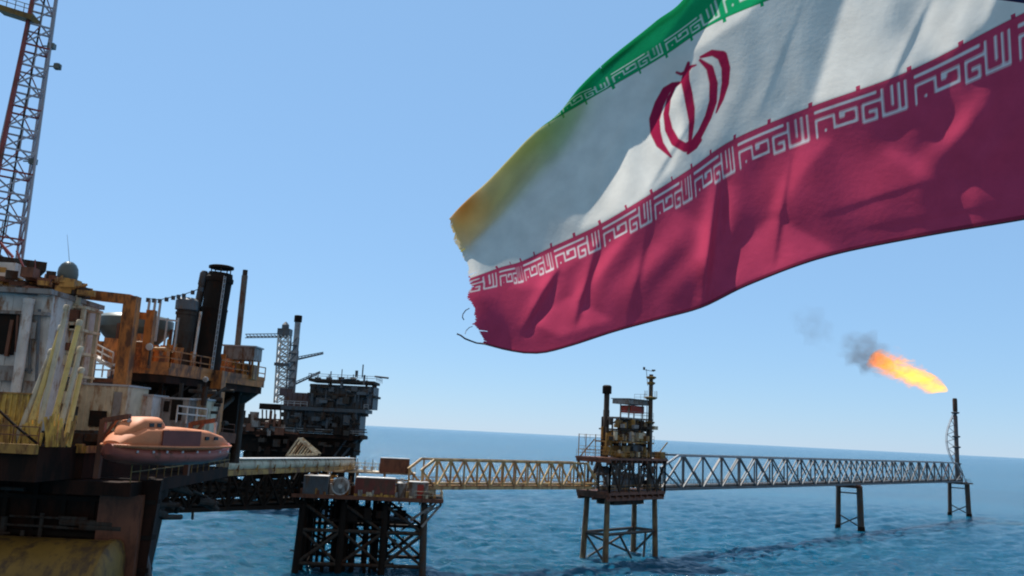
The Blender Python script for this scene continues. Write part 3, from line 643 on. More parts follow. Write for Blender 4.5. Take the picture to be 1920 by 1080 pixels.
# ------------------------------------------------------------------ far platform
def far_platform():
    def blk(m, px0, py0, px1, py1, Y, dep): return globals()['blk'](m, px0, py0, px1-(4 if px1 > 660 else 0), py1, Y, dep*.4)
    Y = 200; x0, x1, z0, z1 = ext(440, 790, 690, 855, Y)
    root = thing('far_platform', 'dark multi-storey platform in the distance with a white lattice tower and cranes', 'oil platform', ((x0+x1)/2, Y+15, 0))
    for px in (470, 530, 590, 642):
        for dy in (3, 8):
            x = W(px, 860, Y+dy)[0] if dy == 3 else W(px, 860, Y)[0]+1
            MB().tube((x, Y+dy, -3), (x, Y+dy, 15), .8, n=10).build('leg', M_black, root, True)
    m = MB(); xs = [W(px, 860, Y+4)[0] for px in (470, 530, 590, 642)]
    for a, b in zip(xs[:-1], xs[1:]):
        for dy in (3, 8): m.tube((a, Y+dy, 11), (b, Y+dy, 2), .35); m.tube((b, Y+dy, 11), (a, Y+dy, 2), .35); m.tube((a, Y+dy, 10.5), (b, Y+dy, 10.5), .35)
    m.build('jacket_brace', M_black, root, True)
    m = MB(); blk(m, 442, 818, 668, 850, Y+2, 22); blk(m, 455, 850, 628, 862, Y+3, 18); m.build('cellar_deck', M_black, root)
    m = MB(); blk(m, 438, 812, 680, 819, Y, 27); m.build('lower_deck', M_hull, root)
    m = MB(); p = W(640, 858, Y+2); q = W(672, 822, Y+2)
    m.beam(p, q, .5); m.beam(p+V(0, 7, 0), q+V(0, 7, 0), .5); m.beam(W(625, 858, Y+2), W(652, 822, Y+2), .4); m.build('deck_brace', M_navy, root)
    # mid storey
    m = MB(); e = blk(m, 530, 770, 678, 813, Y+2, 22); ribs(m, e, Y+2, 2.1, .35, .3); m.build('middle_storey', M_navy, root)
    m = MB(); e = blk(m, 452, 784, 530, 813, Y+3, 20); ribs(m, e, Y+3, 1.7, .3, .3); m.build('pipe_deck', M_dark, root)
    m = MB(); blk(m, 526, 764, 690, 771, Y, 25); m.build('middle_deck', M_navy, root)
    # upper storey
    m = MB(); e = blk(m, 580, 722, 704, 765, Y+1.5, 20); ribs(m, e, Y+1.5, 1.9, .4, .35); m.build('upper_storey', M_navy, root)
    m = MB(); blk(m, 576, 739, 708, 743, Y+.6, 22); blk(m, 578, 712, 706, 717, Y, 23); m.build('upper_deck', M_dark, root)
    m = MB()
    for (px, py, wx, hy) in ((600, 752, 14, 12), (622, 730, 10, 9), (640, 752, 16, 13), (665, 729, 12, 9), (690, 730, 12, 11), (612, 790, 14, 16), (650, 788, 12, 18), (560, 792, 12, 16), (480, 800, 12, 12), (505, 800, 10, 10)):
        x0_, x1_, z0_, z1_ = ext(px-wx/2, py-hy/2, px+wx/2, py+hy/2, Y+1); m.box(((x0_+x1_)/2, Y+1.1, (z0_+z1_)/2), (x1_-x0_, 1.0, z1_-z0_))
    build_each(m, 'wall_cabinet', M_bluegrey, root)
    m = MB()
    xa, xb, _, zt = ext(578, 712, 706, 717, Y)
    m.rail([(xa, Y, zt), (xb, Y, zt), (xb, Y+9, zt)], sp=2.2, r=.06); m.rail([(xa, Y+9, zt), (xa, Y, zt)], sp=2.2, r=.06)
    xa, xb, _, zt = ext(526, 764, 690, 771, Y); m.rail([(xb-1, Y+.2, zt), (xb, Y+.2, zt)], r=.06); m.rail([(xa, Y+.2, zt), (xa+6, Y+.2, zt)], r=.06)
    xa, xb, _, zt = ext(438, 812, 680, 819, Y); m.rail([(xa, Y+.2, zt), (xb, Y+.2, zt)], sp=2.2, r=.06); m.build('handrail', M_galv, root)
    m = MB(); blk(m, 676, 775, 692, 781, Y+2, 6); blk(m, 672, 816, 688, 822, Y, 5); build_each(m, 'side_balcony', M_dark, root)
    random.seed(31)
    for (q0, r0, q1, r1, dep, n_, mts) in ((582, 700, 704, 764, 1.2, 40, (M_dark, M_navy, M_bluegrey)), (534, 770, 676, 812, 1.6, 50, (M_dark, M_black, M_navy)), (450, 786, 532, 812, 1.5, 34, (M_dark, M_grey, M_redbrown)), (448, 816, 664, 852, 1.0, 34, (M_black, M_hull, M_dark))):
        ms_ = [MB(), MB(), MB()]
        for k in range(n_):
            px, py = random.uniform(q0, q1), random.uniform(r0+4, r1); c = W(px, py, Y+random.uniform(-.6, 1.4)); q_ = ms_[k % 3]; u = random.random()
            if u < .45: q_.box(c, (random.uniform(.5, 2.2), random.uniform(.8, 2.4), random.uniform(.4, 1.8)))
            elif u < .75: q_.tube(c, c+V(0, 0, random.uniform(.8, 3)), random.uniform(.12, .35), n=8)
            else: q_.tube(c, c+V(random.uniform(1, 4.5), 0, random.uniform(-.4, .4)), random.uniform(.1, .25), n=8)
        for q_, mt_ in zip(ms_, mts): build_each(q_, 'process_unit', mt_, root)
    # dark roofs and sheds on the left
    m = MB(); blk(m, 486, 757, 532, 768, Y+4, 12); m.build('shed_roof', M_black, root)
    m = MB(); 
    for px in (492, 508, 526): p = W(px, 768, Y+5); q = W(px, 786, Y+5); m.beam(p, q, .3); m.beam(p+V(0, 3.5, 0), q+V(0, 3.5, 0), .3)
    blk(m, 468, 772, 482, 786, Y+4, 4); build_each(m, 'shed_frame', M_grey, root)
    m = MB(); e = blk(m, 532, 736, 580, 766, Y+3, 14); ribs(m, e, Y+3, 1.2, .2, .2); blk(m, 524, 728, 548, 742, Y+5, 6); m.build('machinery_house', paint('plum_grey_paint', (.10, .075, .09), rust=.3), root)
    # white lattice vent tower
    b0 = W(514, 755, Y+8); b1 = W(536, 755, Y+8); t0 = W(522, 625, Y+8); t1 = W(541, 625, Y+8)
    m = MB(); dd = V(0, 2.6, 0); N = 9
    for k in range(N):
        u, v = k/N, (k+1)/N
        A0, A1, B0, B1 = b0+(t0-b0)*u, b0+(t0-b0)*v, b1+(t1-b1)*u, b1+(t1-b1)*v
        for o in (V(0, 0, 0), dd):
            m.beam(A0+o, A1+o, .34); m.beam(B0+o, B1+o, .34); m.beam(A0+o, B1+o, .2); m.beam(B0+o, A1+o, .2); m.beam(A1+o, B1+o, .22)
        m.beam(A1, A1+dd, .2); m.beam(B1, B1+dd, .2); m.beam(A0, A1+dd, .16); m.beam(B0, B1+dd, .16)
    m.build('lattice_tower', M_white, root)
    m = MB(); c = (t0+t1)/2+dd/2; m.box(c+V(0, 0, .4), (3, 3, 1.6)); m.lathe(c+V(0, 0, 1.2), [(.9, 0), (.9, 1.0), (.2, 1.8)], 10); m.box((b0+b1)/2*.45+(t0+t1)/2*.55+dd/2, (3.6, 3.4, .7)); build_each(m, 'tower_platform', M_bluegrey, root)
    m = MB(); p = W(460, 630, Y+9); q = W(540, 629, Y+9)
    for o in (V(0, 0, .45), V(0, 0, -.45), V(0, .9, 0)): m.beam(p+o, q+o, .2)
    for k in range(12): a = p+(q-p)*k/12; b = p+(q-p)*(k+1)/12; m.beam(a+V(0, 0, .45), b+V(0, 0, -.45), .13); m.beam(a+V(0, 0, -.45), b+V(0, .9, 0), .13)
    m.build('crane_jib', M_bluegrey, root)
    # exhaust stack with dark cap and the strut beside it
    b = W(547, 742, Y+6); t = W(557, 592, Y+6); b[0] = (b[0]+t[0])/2+.1; t[0] = b[0]; h = t[2]-b[2]
    st = MB().lathe(b, [(.9, 0), (.9, h*.55), (.72, h*.57), (.72, h-1.5)], 14).build('exhaust_stack', M_chord, root, True)
    MB().lathe(b+V(0, 0, h-1.6), [(.75, 0), (.95, .1), (.95, 1.6), (.7, 1.7)], 14).build('stack_cap', M_black, st, True)
    m = MB()
    for k in range(6): z = b[2]+2+k*2; m.box((b[0]-.4, b[1]-.9, z), (1.8, .6, .25)); m.beam((b[0]-1.1, b[1]-.9, z), (b[0]+.6, b[1]-.9, z+2), .14)
    for s in (-1.1, .9): m.beam((b[0]+s, b[1]-1, b[2]), (b[0]+s, b[1]-1, b[2]+h*.72), .16)
    m.build('stack_frame', M_navy, root)
    for (pa, pb, nm) in (((558, 672), (606, 662), 1), ((546, 722), (600, 698), 2)):
        p = W(*pa, Y+7); q = W(*pb, Y+7); m = MB()
        for o in (V(0, 0, .35), V(0, 0, -.35), V(0, .7, 0)): m.beam(p+o, q+o*.6, .2)
        for k in range(8): a = p+(q-p)*k/8; c = p+(q-p)*(k+1)/8; m.beam(a+V(0, 0, .3), c+V(0, 0, -.3), .12)
        m.build('crane_boom', M_bluegrey if nm == 1 else M_navy, root)
    m = MB()
    for px, h in ((596, 1.8), (617, 1.4), (640, 2.6), (662, 1.4)): p = W(px, 713, Y+4); m.beam(p, p+V(0, 0, h), .18); m.box(p+V(0, 0, .3), (1.2, 1.2, .8))
    build_each(m, 'roof_vent', M_dark, root)
far_platform()

# ------------------------------------------------------------------ the big rig on the left
RZ = 18.05
def rig():
    root = thing('drilling_rig', 'huge rusty rig with dark hull, orange frames and upper decks filling the left side', 'drilling rig', (-32, 58, 0))
    deckp = [(-62, 46), (-24.5, 46), (-24.3, 49.9), (-24, 50), (-22.6, 62), (W(437, 830, 78)[0], 78), (-36, 92), (-62, 92)]
    m = MB(); m.prism(deckp, 16.2, RZ); m.build('main_deck', M_hull, root)
    m = MB(); m.beam((-62, 45.8, RZ-.15), (-24.5, 45.8, RZ-.15), .35, .5); m.beam((-24.4, 49.8, RZ-.15), (-24, 49.8, RZ-.15), .35, .5); m.beam((-24.0, 49.85, RZ-.2), (-22.5, 62, RZ-.2), .3, .4)
    m.build('deck_edge', M_ochre, root)
    hp = [(-62, 52), (W(296, 960, 51)[0], 51), (-30, 80), (-62, 80)]
    hp2 = [(-62, 52), (W(262, 1060, 51)[0], 51), (-31, 79), (-62, 80)]
    m = MB(); m.prism(hp2, 5, 16.2, hp); m.build('hull', M_hull, root)
    m = MB()
    for x in np.arange(-44, -20.5, 1.7): m.box((x, 51.4, 13.4), (.25, .8, 5.4))
    for z in (11.2, 13.0, 15.0): m.box((-33, 51.3, z), (26, .7, .25))
    build_each(m, 'hull_rib', M_black, root)
    m = MB(); random.seed(21)
    for k in range(36):
        x = random.uniform(-36, -21.5); z = random.uniform(11, 16); L = random.uniform(.8, 4); r = random.choice((.07, .12, .2))
        if random.random() < .5: m.tube((x, 50.7, z), (x, 50.7, max(9, z-L)), r, n=8)
        else: m.tube((x-L, 50.6, z), (x, 50.6, z), r, n=8)
    build_each(m, 'hull_pipe', M_dark, root, True)
    m = MB(); x0, x1, z0, z1 = ext(150, 860, 245, 1010, 50.3); m.box(((x0+x1)/2+.8, 50.7, 12.4), (2.4, .5, 6.0)); m.build('rusty_hull_panel', M_redbrown, root)
    m = MB()
    xe = W(208, 1040, 48.5)[0]; zt = W(100, 1016, 48.5)[2]
    m.lathe((xe-24, 49.9, zt-2.6), [(2.6, 0), (2.6, 23.2), (2.68, 23.25), (2.68, 23.6), (2.5, 23.8), (1.8, 24.0), (0, 24.05)], 40, V(1, 0, 0)); m.build('lower_tube', M_olive, root, True)
    m = MB(); m.beam(W(130, 1050, 48.1), W(130, 1090, 48.1), .12); m.beam(W(118, 1052, 48.1), W(165, 1052, 48.1), .1); m.build('beam_bracket', M_ochre, root)
    for (x, y) in ((-24, 58), (-34, 75), (-50, 60)): MB().tube((x, y, -4), (x, y, 5.5), 1.4, n=14).build('leg', M_hull, root, True)
    m = MB(); m.tube(W(268, 1010, 51.2), W(282, 1090, 51.2), .16); m.tube(W(240, 1015, 51), W(268, 1008, 51.2), .2); m.build('fender_pipe', M_navy, root, True)
    # overhang below the lifeboat
    m = MB(); pa, pb = W(232, 882, 50.5), W(425, 892, 70)
    m.prism([(-25, 49), (-20.8, 49.2), (W(428, 880, 70)[0], 70), (W(428, 880, 70)[0]-4, 71)], 15.4, 16.15); m.build('lifeboat_deck', M_hull, root)
    m = MB(); m.rail([(-20.9, 49.3, 16.15), (W(428, 880, 70)[0], 70, 16.15)], sp=1.4); m.build('handrail', M_olive, root)
    # under-deck clutter
    m = MB()
    for k in range(26):
        t = random.random(); x = -21.5+t*(W(428, 880, 70)[0]+21.5); y = 50.5+t*19; z = random.uniform(13.0, 15.4); L = random.uniform(.6, 2)
        m.tube((x-1, y, z), (x-1+random.uniform(-.5, 1), y+L, z-random.uniform(0, .8)), random.choice((.1, .18, .28)), n=8)
    build_each(m, 'underdeck_pipe', M_dark, root, True)
    # main deck rail and clutter at the front left
    m = MB(); m.rail([(-62, 46.2, RZ), (-24.7, 46.2, RZ)], h=1.0, sp=1.4); m.build('handrail', M_redbrown, root)
    m = MB()
    for k in range(26): x = random.uniform(-31, -23.5); m.box((x, random.uniform(50.8, 53), RZ+random.uniform(.2, .5)), (random.uniform(.3, 1.2), .7, random.uniform(.4, 1.0)), random.random()*.5)
    build_each(m, 'deck_locker', M_dark, root)
    # orange portal frame: beam + columns
    m = MB(); m.beam(W(60, 541, 57), W(247, 562, 57), .7, .62); m.build('gantry_beam', M_orange, root)
    m = MB(); m.beam(W(88, 533, 56.5), W(165, 545, 56.5), .5, .35); m.beam(W(82, 527, 57), W(160, 536, 57), .3, .3); m.build('upper_beam', M_redbrown, root)
    for (pa, pb, wd) in (((246, 556), (222, 800), .85),):
        m = MB(); a, b = W(*pa, 57), W(*pb, 57); xm = (a[0]+b[0])/2; m.beam((xm, 57, RZ), (xm, 57, a[2]), wd, .8); m.build('gantry_column', M_orange, root)
    m = MB(); a, b = W(285, 582, 58.5), W(272, 690, 58.5); xm = (a[0]+b[0])/2; m.beam((xm, 58.5, b[2]), (xm, 58.5, a[2]), .55); m.beam(W(244, 590, 58.5), W(286, 594, 58.5), .5, .45); m.build('gantry_column', M_orange, root)
    a, b = W(408, 700, 66), W(398, 800, 66); xm = (a[0]+b[0])/2; m = MB(); m.beam((xm, 66, RZ), (xm, 66, a[2]+.2), 1.05); m.build('gantry_column', M_orange, root)
    # upper deck (right side runs away from the camera)
    A = W(240, 686, 58); B = W(496, 712, 74); z = (A[2]+B[2])/2; 
    up = [(A[0]-.5, A[1]), (A[0]+2.2, A[1]+1.5), (B[0], B[1]), (B[0]-6, B[1]+4), (A[0]-6, 68)]
    m = MB(); m.prism(up, z-.55, z); m.build('upper_deck', M_orange, root)
    m = MB(); m.prism([(p[0]*.98-.6, p[1]) for p in up], z-1.1, z-.57); m.build('deck_underframe', M_hull, root)
    m = MB()
    for p, q in ((up[0], up[1]), (up[1], up[2])):
        m.rail([(p[0], p[1], z), (q[0], q[1], z)], h=1.15, sp=1.3, r=.045)
        m.box(((p[0]+q[0])/2, (p[1]+q[1])/2, z+.16), (math.dist(p, q), .06, .32), math.atan2(q[1]-p[1], q[0]-p[0]))
    m.build('handrail', M_orange, root)
    m = MB()
    for k in range(46):
        t = random.random(); p = np.array(up[1])+(np.array(up[2])-np.array(up[1]))*t; dx = -random.uniform(.6, 5)
        h = random.uniform(.5, 2.0); m.box((p[0]+dx, p[1]+random.uniform(-.6, .6), z+h/2), (random.uniform(.3, 1.3), random.uniform(.3, 1.2), h), random.random())
    build_each(m, 'deck_machine', M_orange, root)
    m = MB()
    for k in range(40):
        t = random.random(); p = np.array(up[1])+(np.array(up[2])-np.array(up[1]))*t; a = V(p[0]-random.uniform(.5, 4), p[1], z+random.uniform(.1, 1.8))
        m.tube(a, a+random.choice((V(1.6, 1, 0), V(0, 0, 1.0), V(-1.4, .3, 0))), random.choice((.06, .1, .16)), n=8)
    build_each(m, 'pipe', M_ochre, root, True)
    # decks and steel behind: dark interior between main and upper deck
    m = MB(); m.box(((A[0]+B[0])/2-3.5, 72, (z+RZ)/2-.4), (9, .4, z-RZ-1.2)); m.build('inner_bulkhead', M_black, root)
    m = MB()
    for px in (262, 300, 338, 372):
        a = W(px, 745, 61); m.beam((a[0], 61, RZ), (a[0], 61, z-1), .22); m.beam((a[0], 61, RZ+2.6), (a[0]+1.2, 63, z-1.1), .16)
    build_each(m, 'deck_post', M_dark, root)
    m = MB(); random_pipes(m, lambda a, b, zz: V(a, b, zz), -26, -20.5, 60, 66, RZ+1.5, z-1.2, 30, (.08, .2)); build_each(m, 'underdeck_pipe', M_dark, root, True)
    m = MB(); a, b = W(405, 772, 70), W(452, 733, 73); m.tube(a, b, .28); m.build('diagonal_brace', M_jacket, root, True)
    c = W(450, 760, 74); m = MB(); m.tube((c[0], 74, 16.3), (c[0], 74, z-.9), .42, n=12); m.lathe((c[0], 74, z-2.0), [(.4, 0), (1.6, 1.0), (1.6, 1.2)], 12); m.build('deck_support', M_dark, root, True)
    # red rail area behind the lifeboat
    m = MB(); m.beam(W(238, 800, 58), W(440, 822, 68), .16, .75); m.rail([W(240, 796, 58), W(438, 818, 68)], h=.9, sp=1.3); m.build('bulwark', M_redbrown, root)
    m = MB(); m.rail([W(330, 792, 57.5), W(385, 797, 60)], h=1.1, sp=1.0, r=.05); m.build('white_handrail', M_white, root)
    # red/white deck structure by the tank
    m = MB(); blk(m, 140, 708, 218, 716, 58, 5); m.build('side_deck', M_redbrown, root)
    m = MB()
    p, q = W(140, 650, 60), W(218, 690, 60); m.beam(p, q, 1.4, .22); m.rail([p+V(0, -.7, .1), q+V(0, -.7, .1)], h=.9, sp=.9, r=.05); m.rail([W(140, 706, 58), W(216, 708, 58)], h=.9, sp=.9, r=.05); m.build('white_stair', M_white, root)
    # row of deck lights wire
    m = MB(); pts = [W(278, 560, 62), W(300, 562, 62), W(325, 556, 63), W(345, 552, 63.5), W(378, 540, 64)]; m.path(pts, .035)
    for k in range(9): t = k/8; i = min(3, int(t*4)); u = t*4-i; p = pts[i]*(1-u)+pts[i+1]*u; m.box(p+V(0, 0, -.1), (.22, .22, .3))
    m.build('light_string', M_navy, root)
    m = MB()
    for px in (276, 287, 297): a, b = W(px, 562, 62), W(px-6, 640, 62); m.beam((b[0], 62, b[2]), (b[0]+.05, 62, a[2]), .14)
    for px in (310, 330): a, b = W(px, 596, 63), W(px-4, 660, 63); m.beam((b[0], 63, b[2]), (b[0]+.05, 63, a[2]), .12)
    m.beam(W(262, 594, 62.5), W(335, 602, 62.5), .12); build_each(m, 'thin_mast', M_galv, root)
    return z
UPZ = rig()

def rig_items():
    z = UPZ
    # exhaust stacks
    def stack(name, label, pb, pt, Y, r, mt, tilt, group=None):
        b, t = W(*pb, Y), W(*pt, Y); x = (b[0]+t[0])/2; h = t[2]-z
        root = thing(name, label, 'exhaust stack', (x, Y, z), group)
        m = MB(); c = (x-tilt*h*.5, Y, z); m.lathe(c, [(r*1.25, 0), (r*1.25, h*.16), (r*1.13, h*.2), (r*1.04, h*.62), (r*1.06, h*.625), (r*1.06, h*.645), (r, h*.65), (r, h*.9), (r*1.1, h*.91), (r*1.1, h*.95), (r, h*.96), (r*.95, h)], 20, V(tilt, 0, 1)); m.build('duct', mt, root, True)
        return root, x, h
    root, x, h = stack('exhaust_stack', 'tall wide black exhaust stack with a floating rain cap on the upper deck', (384, 688), (412, 512), 66, .95, M_black, .07)
    m = MB(); m.lathe((x+.035*h, 66, z+h+.3), [(.8, 0), (.95, .05), (.95, .22), (.8, .27)], 18); m.build('rain_cap', M_black, root, True)
    m = MB()
    for k in range(5): t = k*1.256; m.beam((x+.035*h+.75*math.cos(t), 66+.75*math.sin(t), z+h-.3), (x+.035*h+.75*math.cos(t), 66+.75*math.sin(t), z+h+.32), .07)
    m.build('cap_strut', M_dark, root)
    m = MB(); m.lathe((x-1.5, 65.8, z+1.5), [(.28, 0), (.28, h-2.6), (.33, h-2.5), (.33, h-1.6), (.2, h-1.4)], 12, V(.09, 0, 1)); m.build('side_pipe', M_navy, root, True)
    m = MB()
    for s in (-.2, .2): m.beam((x+.75, 64.95+s*0+s, z+.3), (x+.75+.03*h, 64.95+s, z+h*.95), .05)
    for zz in np.arange(z+.5, z+h*.95, .4): u_ = .75+.03*h*(zz-z)/(h*.95); m.beam((x+u_, 64.75, zz), (x+u_, 65.15, zz), .04)
    m.build('ladder', M_galv, root)
    root, x, h = stack('exhaust_stack', 'shorter grey exhaust stack with a pale blue-grey top next to the tall black stack', (338, 680), (350, 580), 64, .68, M_dark, .0)
    MB().lathe((x, 64, z+h-.1), [(.72, 0), (.82, .05), (.82, .75), (.6, .95), (0, 1.0)], 18).build('stack_hood', M_bluegrey, root, True)
    m = MB(); m.tube((x+1.05, 63.6, z), (x+1.25, 63.6, z+h*.96), .1); m.build('white_pipe', M_white, root, True)
    # mast
    b, t = W(452, 655, 75), W(453, 506, 75); xx = (b[0]+t[0])/2
    root = thing('crane_pillar', 'slender grey-brown pillar standing behind the grey box on the tip of the upper deck', 'pillar', (xx, 75, z))
    MB().tube((xx, 75, z), (xx, 75, t[2]-.5), .27, n=12).build('post', paint('pillar_brown_grey', (.13, .115, .10), rust=.4), root, True)
    m = MB().tube((xx, 75, t[2]-.5), (xx, 75, t[2]), .22, n=12); m.build('head', M_dark, root, True)
    # grey box on deck tip
    m = MB(); Y = 71; x0, x1, z0, z1 = ext(418, 652, 477, 676, Y); root = thing('deck_cabinet', 'grey boxy cabinet with a pale top near the tip of the upper deck', 'cabinet', ((x0+x1)/2, Y+1, z))
    m.box(((x0+x1)/2, Y+1.1, (z0+z1)/2+.1), (x1-x0, 2.2, z1-z0)); m.build('housing', M_grey, root)
    m = MB(); m.box(((x0+x1)/2, Y+1.1, z1+.16), (x1-x0+.25, 2.4, .12)); m.build('lid', M_galv, root)
    m = MB()
    for x in np.linspace(x0+.15, x1-.15, 4): m.beam((x, Y+.2, z), (x, Y+.2, z0+.1), .16); m.beam((x, Y+2, z), (x, Y+2, z0+.1), .16)
    for x in np.linspace(x0+.2, x1-.2, 5): m.box((x, Y+1, z+.6), (.35, 1.4, 1.2))
    m.build('support_frame', M_ochre, root)
    # floodlight
    c = W(282, 650, 58.2); root = thing('floodlight', 'small white floodlight on a short post at the near edge of the upper deck', 'floodlight', (c[0], c[1], z))
    MB().lathe(c+V(0, -.1, 0), [(.1, -.15), (.24, 0), (.24, .12), (.1, .16)], 12, V(0, -1, -.3)).build('lamp_head', M_white, root, True); MB().beam((c[0], c[1], z), c, .09).build('post', M_dark, root)
    c = W(386, 711, 62.8); root = thing('floodlight', 'small white floodlight hanging under the upper deck left of the orange column', 'floodlight', (c[0], c[1], c[2]))
    MB().lathe(c, [(.1, -.15), (.2, 0), (.2, .1), (.1, .14)], 12, V(0, -1, -.4)).build('lamp_head', M_white, root, True); MB().beam(c, (c[0], c[1]+.05, z-1.1), .08).build('bracket', M_dark, root)
    # hopper tank
    Y = 64; root = thing('mud_tank', 'big dark grey tank with a tapered hopper bottom behind the orange column', 'tank', W(215, 640, Y))
    ct = W(228, 600, Y); zt_, zm_, zb_ = W(228, 584, Y)[2], W(228, 612, Y)[2], W(228, 672, Y)[2]; rT = 2.75; cb = V(ct[0], Y+2.5, zb_)
    MB().lathe(cb, [(.8, 0), (.85, .3), (rT, zm_-zb_), (rT*1.02, zm_-zb_+.1), (rT*1.02, zt_-zb_-.35), (rT*.93, zt_-zb_-.1), (rT*.5, zt_-zb_+.12), (0, zt_-zb_+.2)], 24).build('shell', M_radome, root, True)
    m = MB()
    for k in range(8): t_ = k*.785; m.beam(cb+V(rT*1.03*math.cos(t_), rT*1.03*math.sin(t_), RZ-zb_), cb+V(rT*1.03*math.cos(t_), rT*1.03*math.sin(t_), zm_-zb_+.2), .2)
    m.build('tank_leg', M_redbrown, root)
    m = MB(); m.box(cb+V(0, -2.9, .5), (3.0, .9, 1.3)); m.box(cb+V(1.2, -3.0, 1.4), (1.6, .7, .9)); m.build('valve_box', M_orange, root)
    # white container walls on main deck
    def cabin(name, label, px0, py0, px1, py1, Y, dep, mt, openings, cat='container'):
        x0, x1, z0, z1 = ext(px0, py0, px1, py1, Y); z0 = RZ+.02; root = thing(name, label, cat, ((x0+x1)/2, Y+dep/2, z0))
        m = MB(); m.box(((x0+x1)/2, Y+dep/2, (z0+z1)/2), (x1-x0, dep, z1-z0)); ribs(m, (x0+.1, x1-.1, z0, z1), Y, .42, .14, .05); m.build('body', mt, root)
        m = MB(); m.box(((x0+x1)/2, Y+dep/2, z1+.06), (x1-x0+.2, dep+.2, .12)); m.box(((x0+x1)/2, Y-.06, z0+.1), (x1-x0, .1, .2)); m.build('roof', M_galv, root)
        for (qx0, qy0, qx1, qy1, mm, nm) in openings:
            m = MB(); e = ext(qx0, qy0, qx1, qy1, Y); m.box(((e[0]+e[1])/2, Y-.08, (e[2]+e[3])/2), (e[1]-e[0], .08, e[3]-e[2])); m.build(nm, mm, root)
    cabin('deck_cabin', 'beige grey cabin with two dark openings left of the orange column', 112, 722, 236, 800, 55, 3.2, M_cream, [(130, 762, 146, 795, M_navy, 'window'), (168, 770, 200, 800, M_black, 'door'), (212, 735, 226, 800, M_grey, 'door')], 'cabin')
    cabin('cargo_container', 'white container with a light ribbed side right behind the lifeboat cupola', 243, 742, 284, 792, 57.5, 2.4, M_white, [])
    cabin('cargo_container', 'grey container with dark doorways standing above the middle of the lifeboat', 286, 748, 352, 796, 59, 2.6, M_grey, [(288, 752, 300, 786, M_black, 'door'), (308, 752, 318, 772, M_black, 'window'), (322, 750, 342, 788, M_black, 'door')])
    cabin('cargo_container', 'pale container with a greenish stain beside the far orange column', 354, 750, 386, 798, 60.5, 2.4, M_cream, [])
    # accommodation module, far left
    Y = 52; x0, x1, z0, z1 = ext(-90, 548, 84, 800, Y); root = thing('accommodation_module', 'weathered white-grey living block with a dark doorway at the left edge', 'cabin', ((x0+x1)/2, Y+3, RZ))
    _, _, _, zr = ext(-90, 548, 60, 600, Y)
    m = MB(); m.box(((x0+x1)/2, Y+3, (zr+RZ)/2), (x1-x0, 6, zr-RZ)); ribs(m, (x0, x1, RZ+.1, zr-.1), Y, .9, .06, .04); m.build('wall', M_white, root)
    m = MB(); m.box(((x0+x1)/2-.1, Y+2.9, zr+.15), (x1-x0+.5, 7, .3)); m.box(((x0+x1)/2, Y-.2, zr-1.2), (x1-x0, .3, .2)); m.build('roof', M_grey, root)
    m = MB(); e = ext(-12, 582, 32, 665, Y); m.box(((e[0]+e[1])/2, Y-.06, (e[2]+e[3])/2), (e[1]-e[0], .1, e[3]-e[2])); m.build('doorway', M_black, root)
    m = MB(); m.beam(W(30, 660, Y-.15), W(34, 590, Y-.15), .12); m.beam(W(12, 668, Y-.15), W(24, 600, Y-.15), .2); m.build('door_frame', M_redbrown, root)
    m = MB(); a, b = W(46, 566, Y-.5), W(40, 720, Y-.5); xm = (a[0]+b[0])/2; m.tube((xm, Y-.5, RZ), (xm, Y-.5, a[2]), .3, n=12); m.lathe((xm, Y-.5, a[2]-.1), [(.34, 0), (.34, .3)], 12); m.build('white_duct', M_white, root, True)
    m = MB(); m.box(W(62, 620, Y-.2), (.45, .3, 1.0)); m.box(W(20, 700, Y-.2), (1.3, .35, .9)); m.box(W(60, 735, Y-.3), (.9, .4, 1.3)); build_each(m, 'wall_cabinet', M_grey, root)
    m = MB(); 
    for (p, q) in (((0, 545), (70, 552)), ((0, 688), (60, 694)), ((60, 560), (55, 700)), ((74, 580), (68, 720))): m.tube(W(*p, Y-.25), W(*q, Y-.25), .09, n=8)
    build_each(m, 'wall_pipe', M_bluegrey, root, True)
    # stepped cream structure right of the block
    Y = 54.5; root = thing('pipe_tower', 'rusty cream steel tower of pipes and brackets under the radome', 'tower', W(125, 800, Y)*V(1, 1, 0)+V(0, 0, RZ)); m = MB(); m2 = MB(); m3 = MB()
    e = ext(84, 575, 150, 700, Y)
    for x in np.linspace(e[0], e[1], 4): m.beam((x, Y, RZ), (x, Y, e[3]), .25); m.beam((x, Y+2, RZ), (x, Y+2, e[3]), .25)
    for zz in np.linspace(RZ+1.2, e[3], 6): m.box(((e[0]+e[1])/2, Y+1, zz), (e[1]-e[0]+.4, 2.4, .16))
    m.build('frame', M_cream, root)
    for k in range(34):
        x = random.uniform(e[0], e[1]); zz = random.uniform(RZ+1, e[3]-.5); L = random.uniform(.4, 1.8)
        (m2 if random.random() < .6 else m3).tube((x, Y+random.uniform(-.3, 1.4), zz), (x+random.uniform(-.1, .4), Y, zz+L), random.choice((.08, .13, .2)), n=8)
    for k in range(12): (m2, m3)[k % 2].box((random.uniform(e[0], e[1]), Y-.1, random.uniform(RZ+2, e[3])), (random.uniform(.3, .8), .5, random.uniform(.3, .8)))
    build_each(m2, 'pipe', M_cream, root, True); build_each(m3, 'bracket', M_redbrown, root)
    # roof machinery
    Y = 56; zr2 = zr+.3; random.seed(5)
    root = thing('roof_machinery', 'jumble of rusty winches and pipes on the roof of the living block', 'machinery', (W(70, 520, Y)[0], Y, zr2)); mm = [MB(), MB(), MB()]
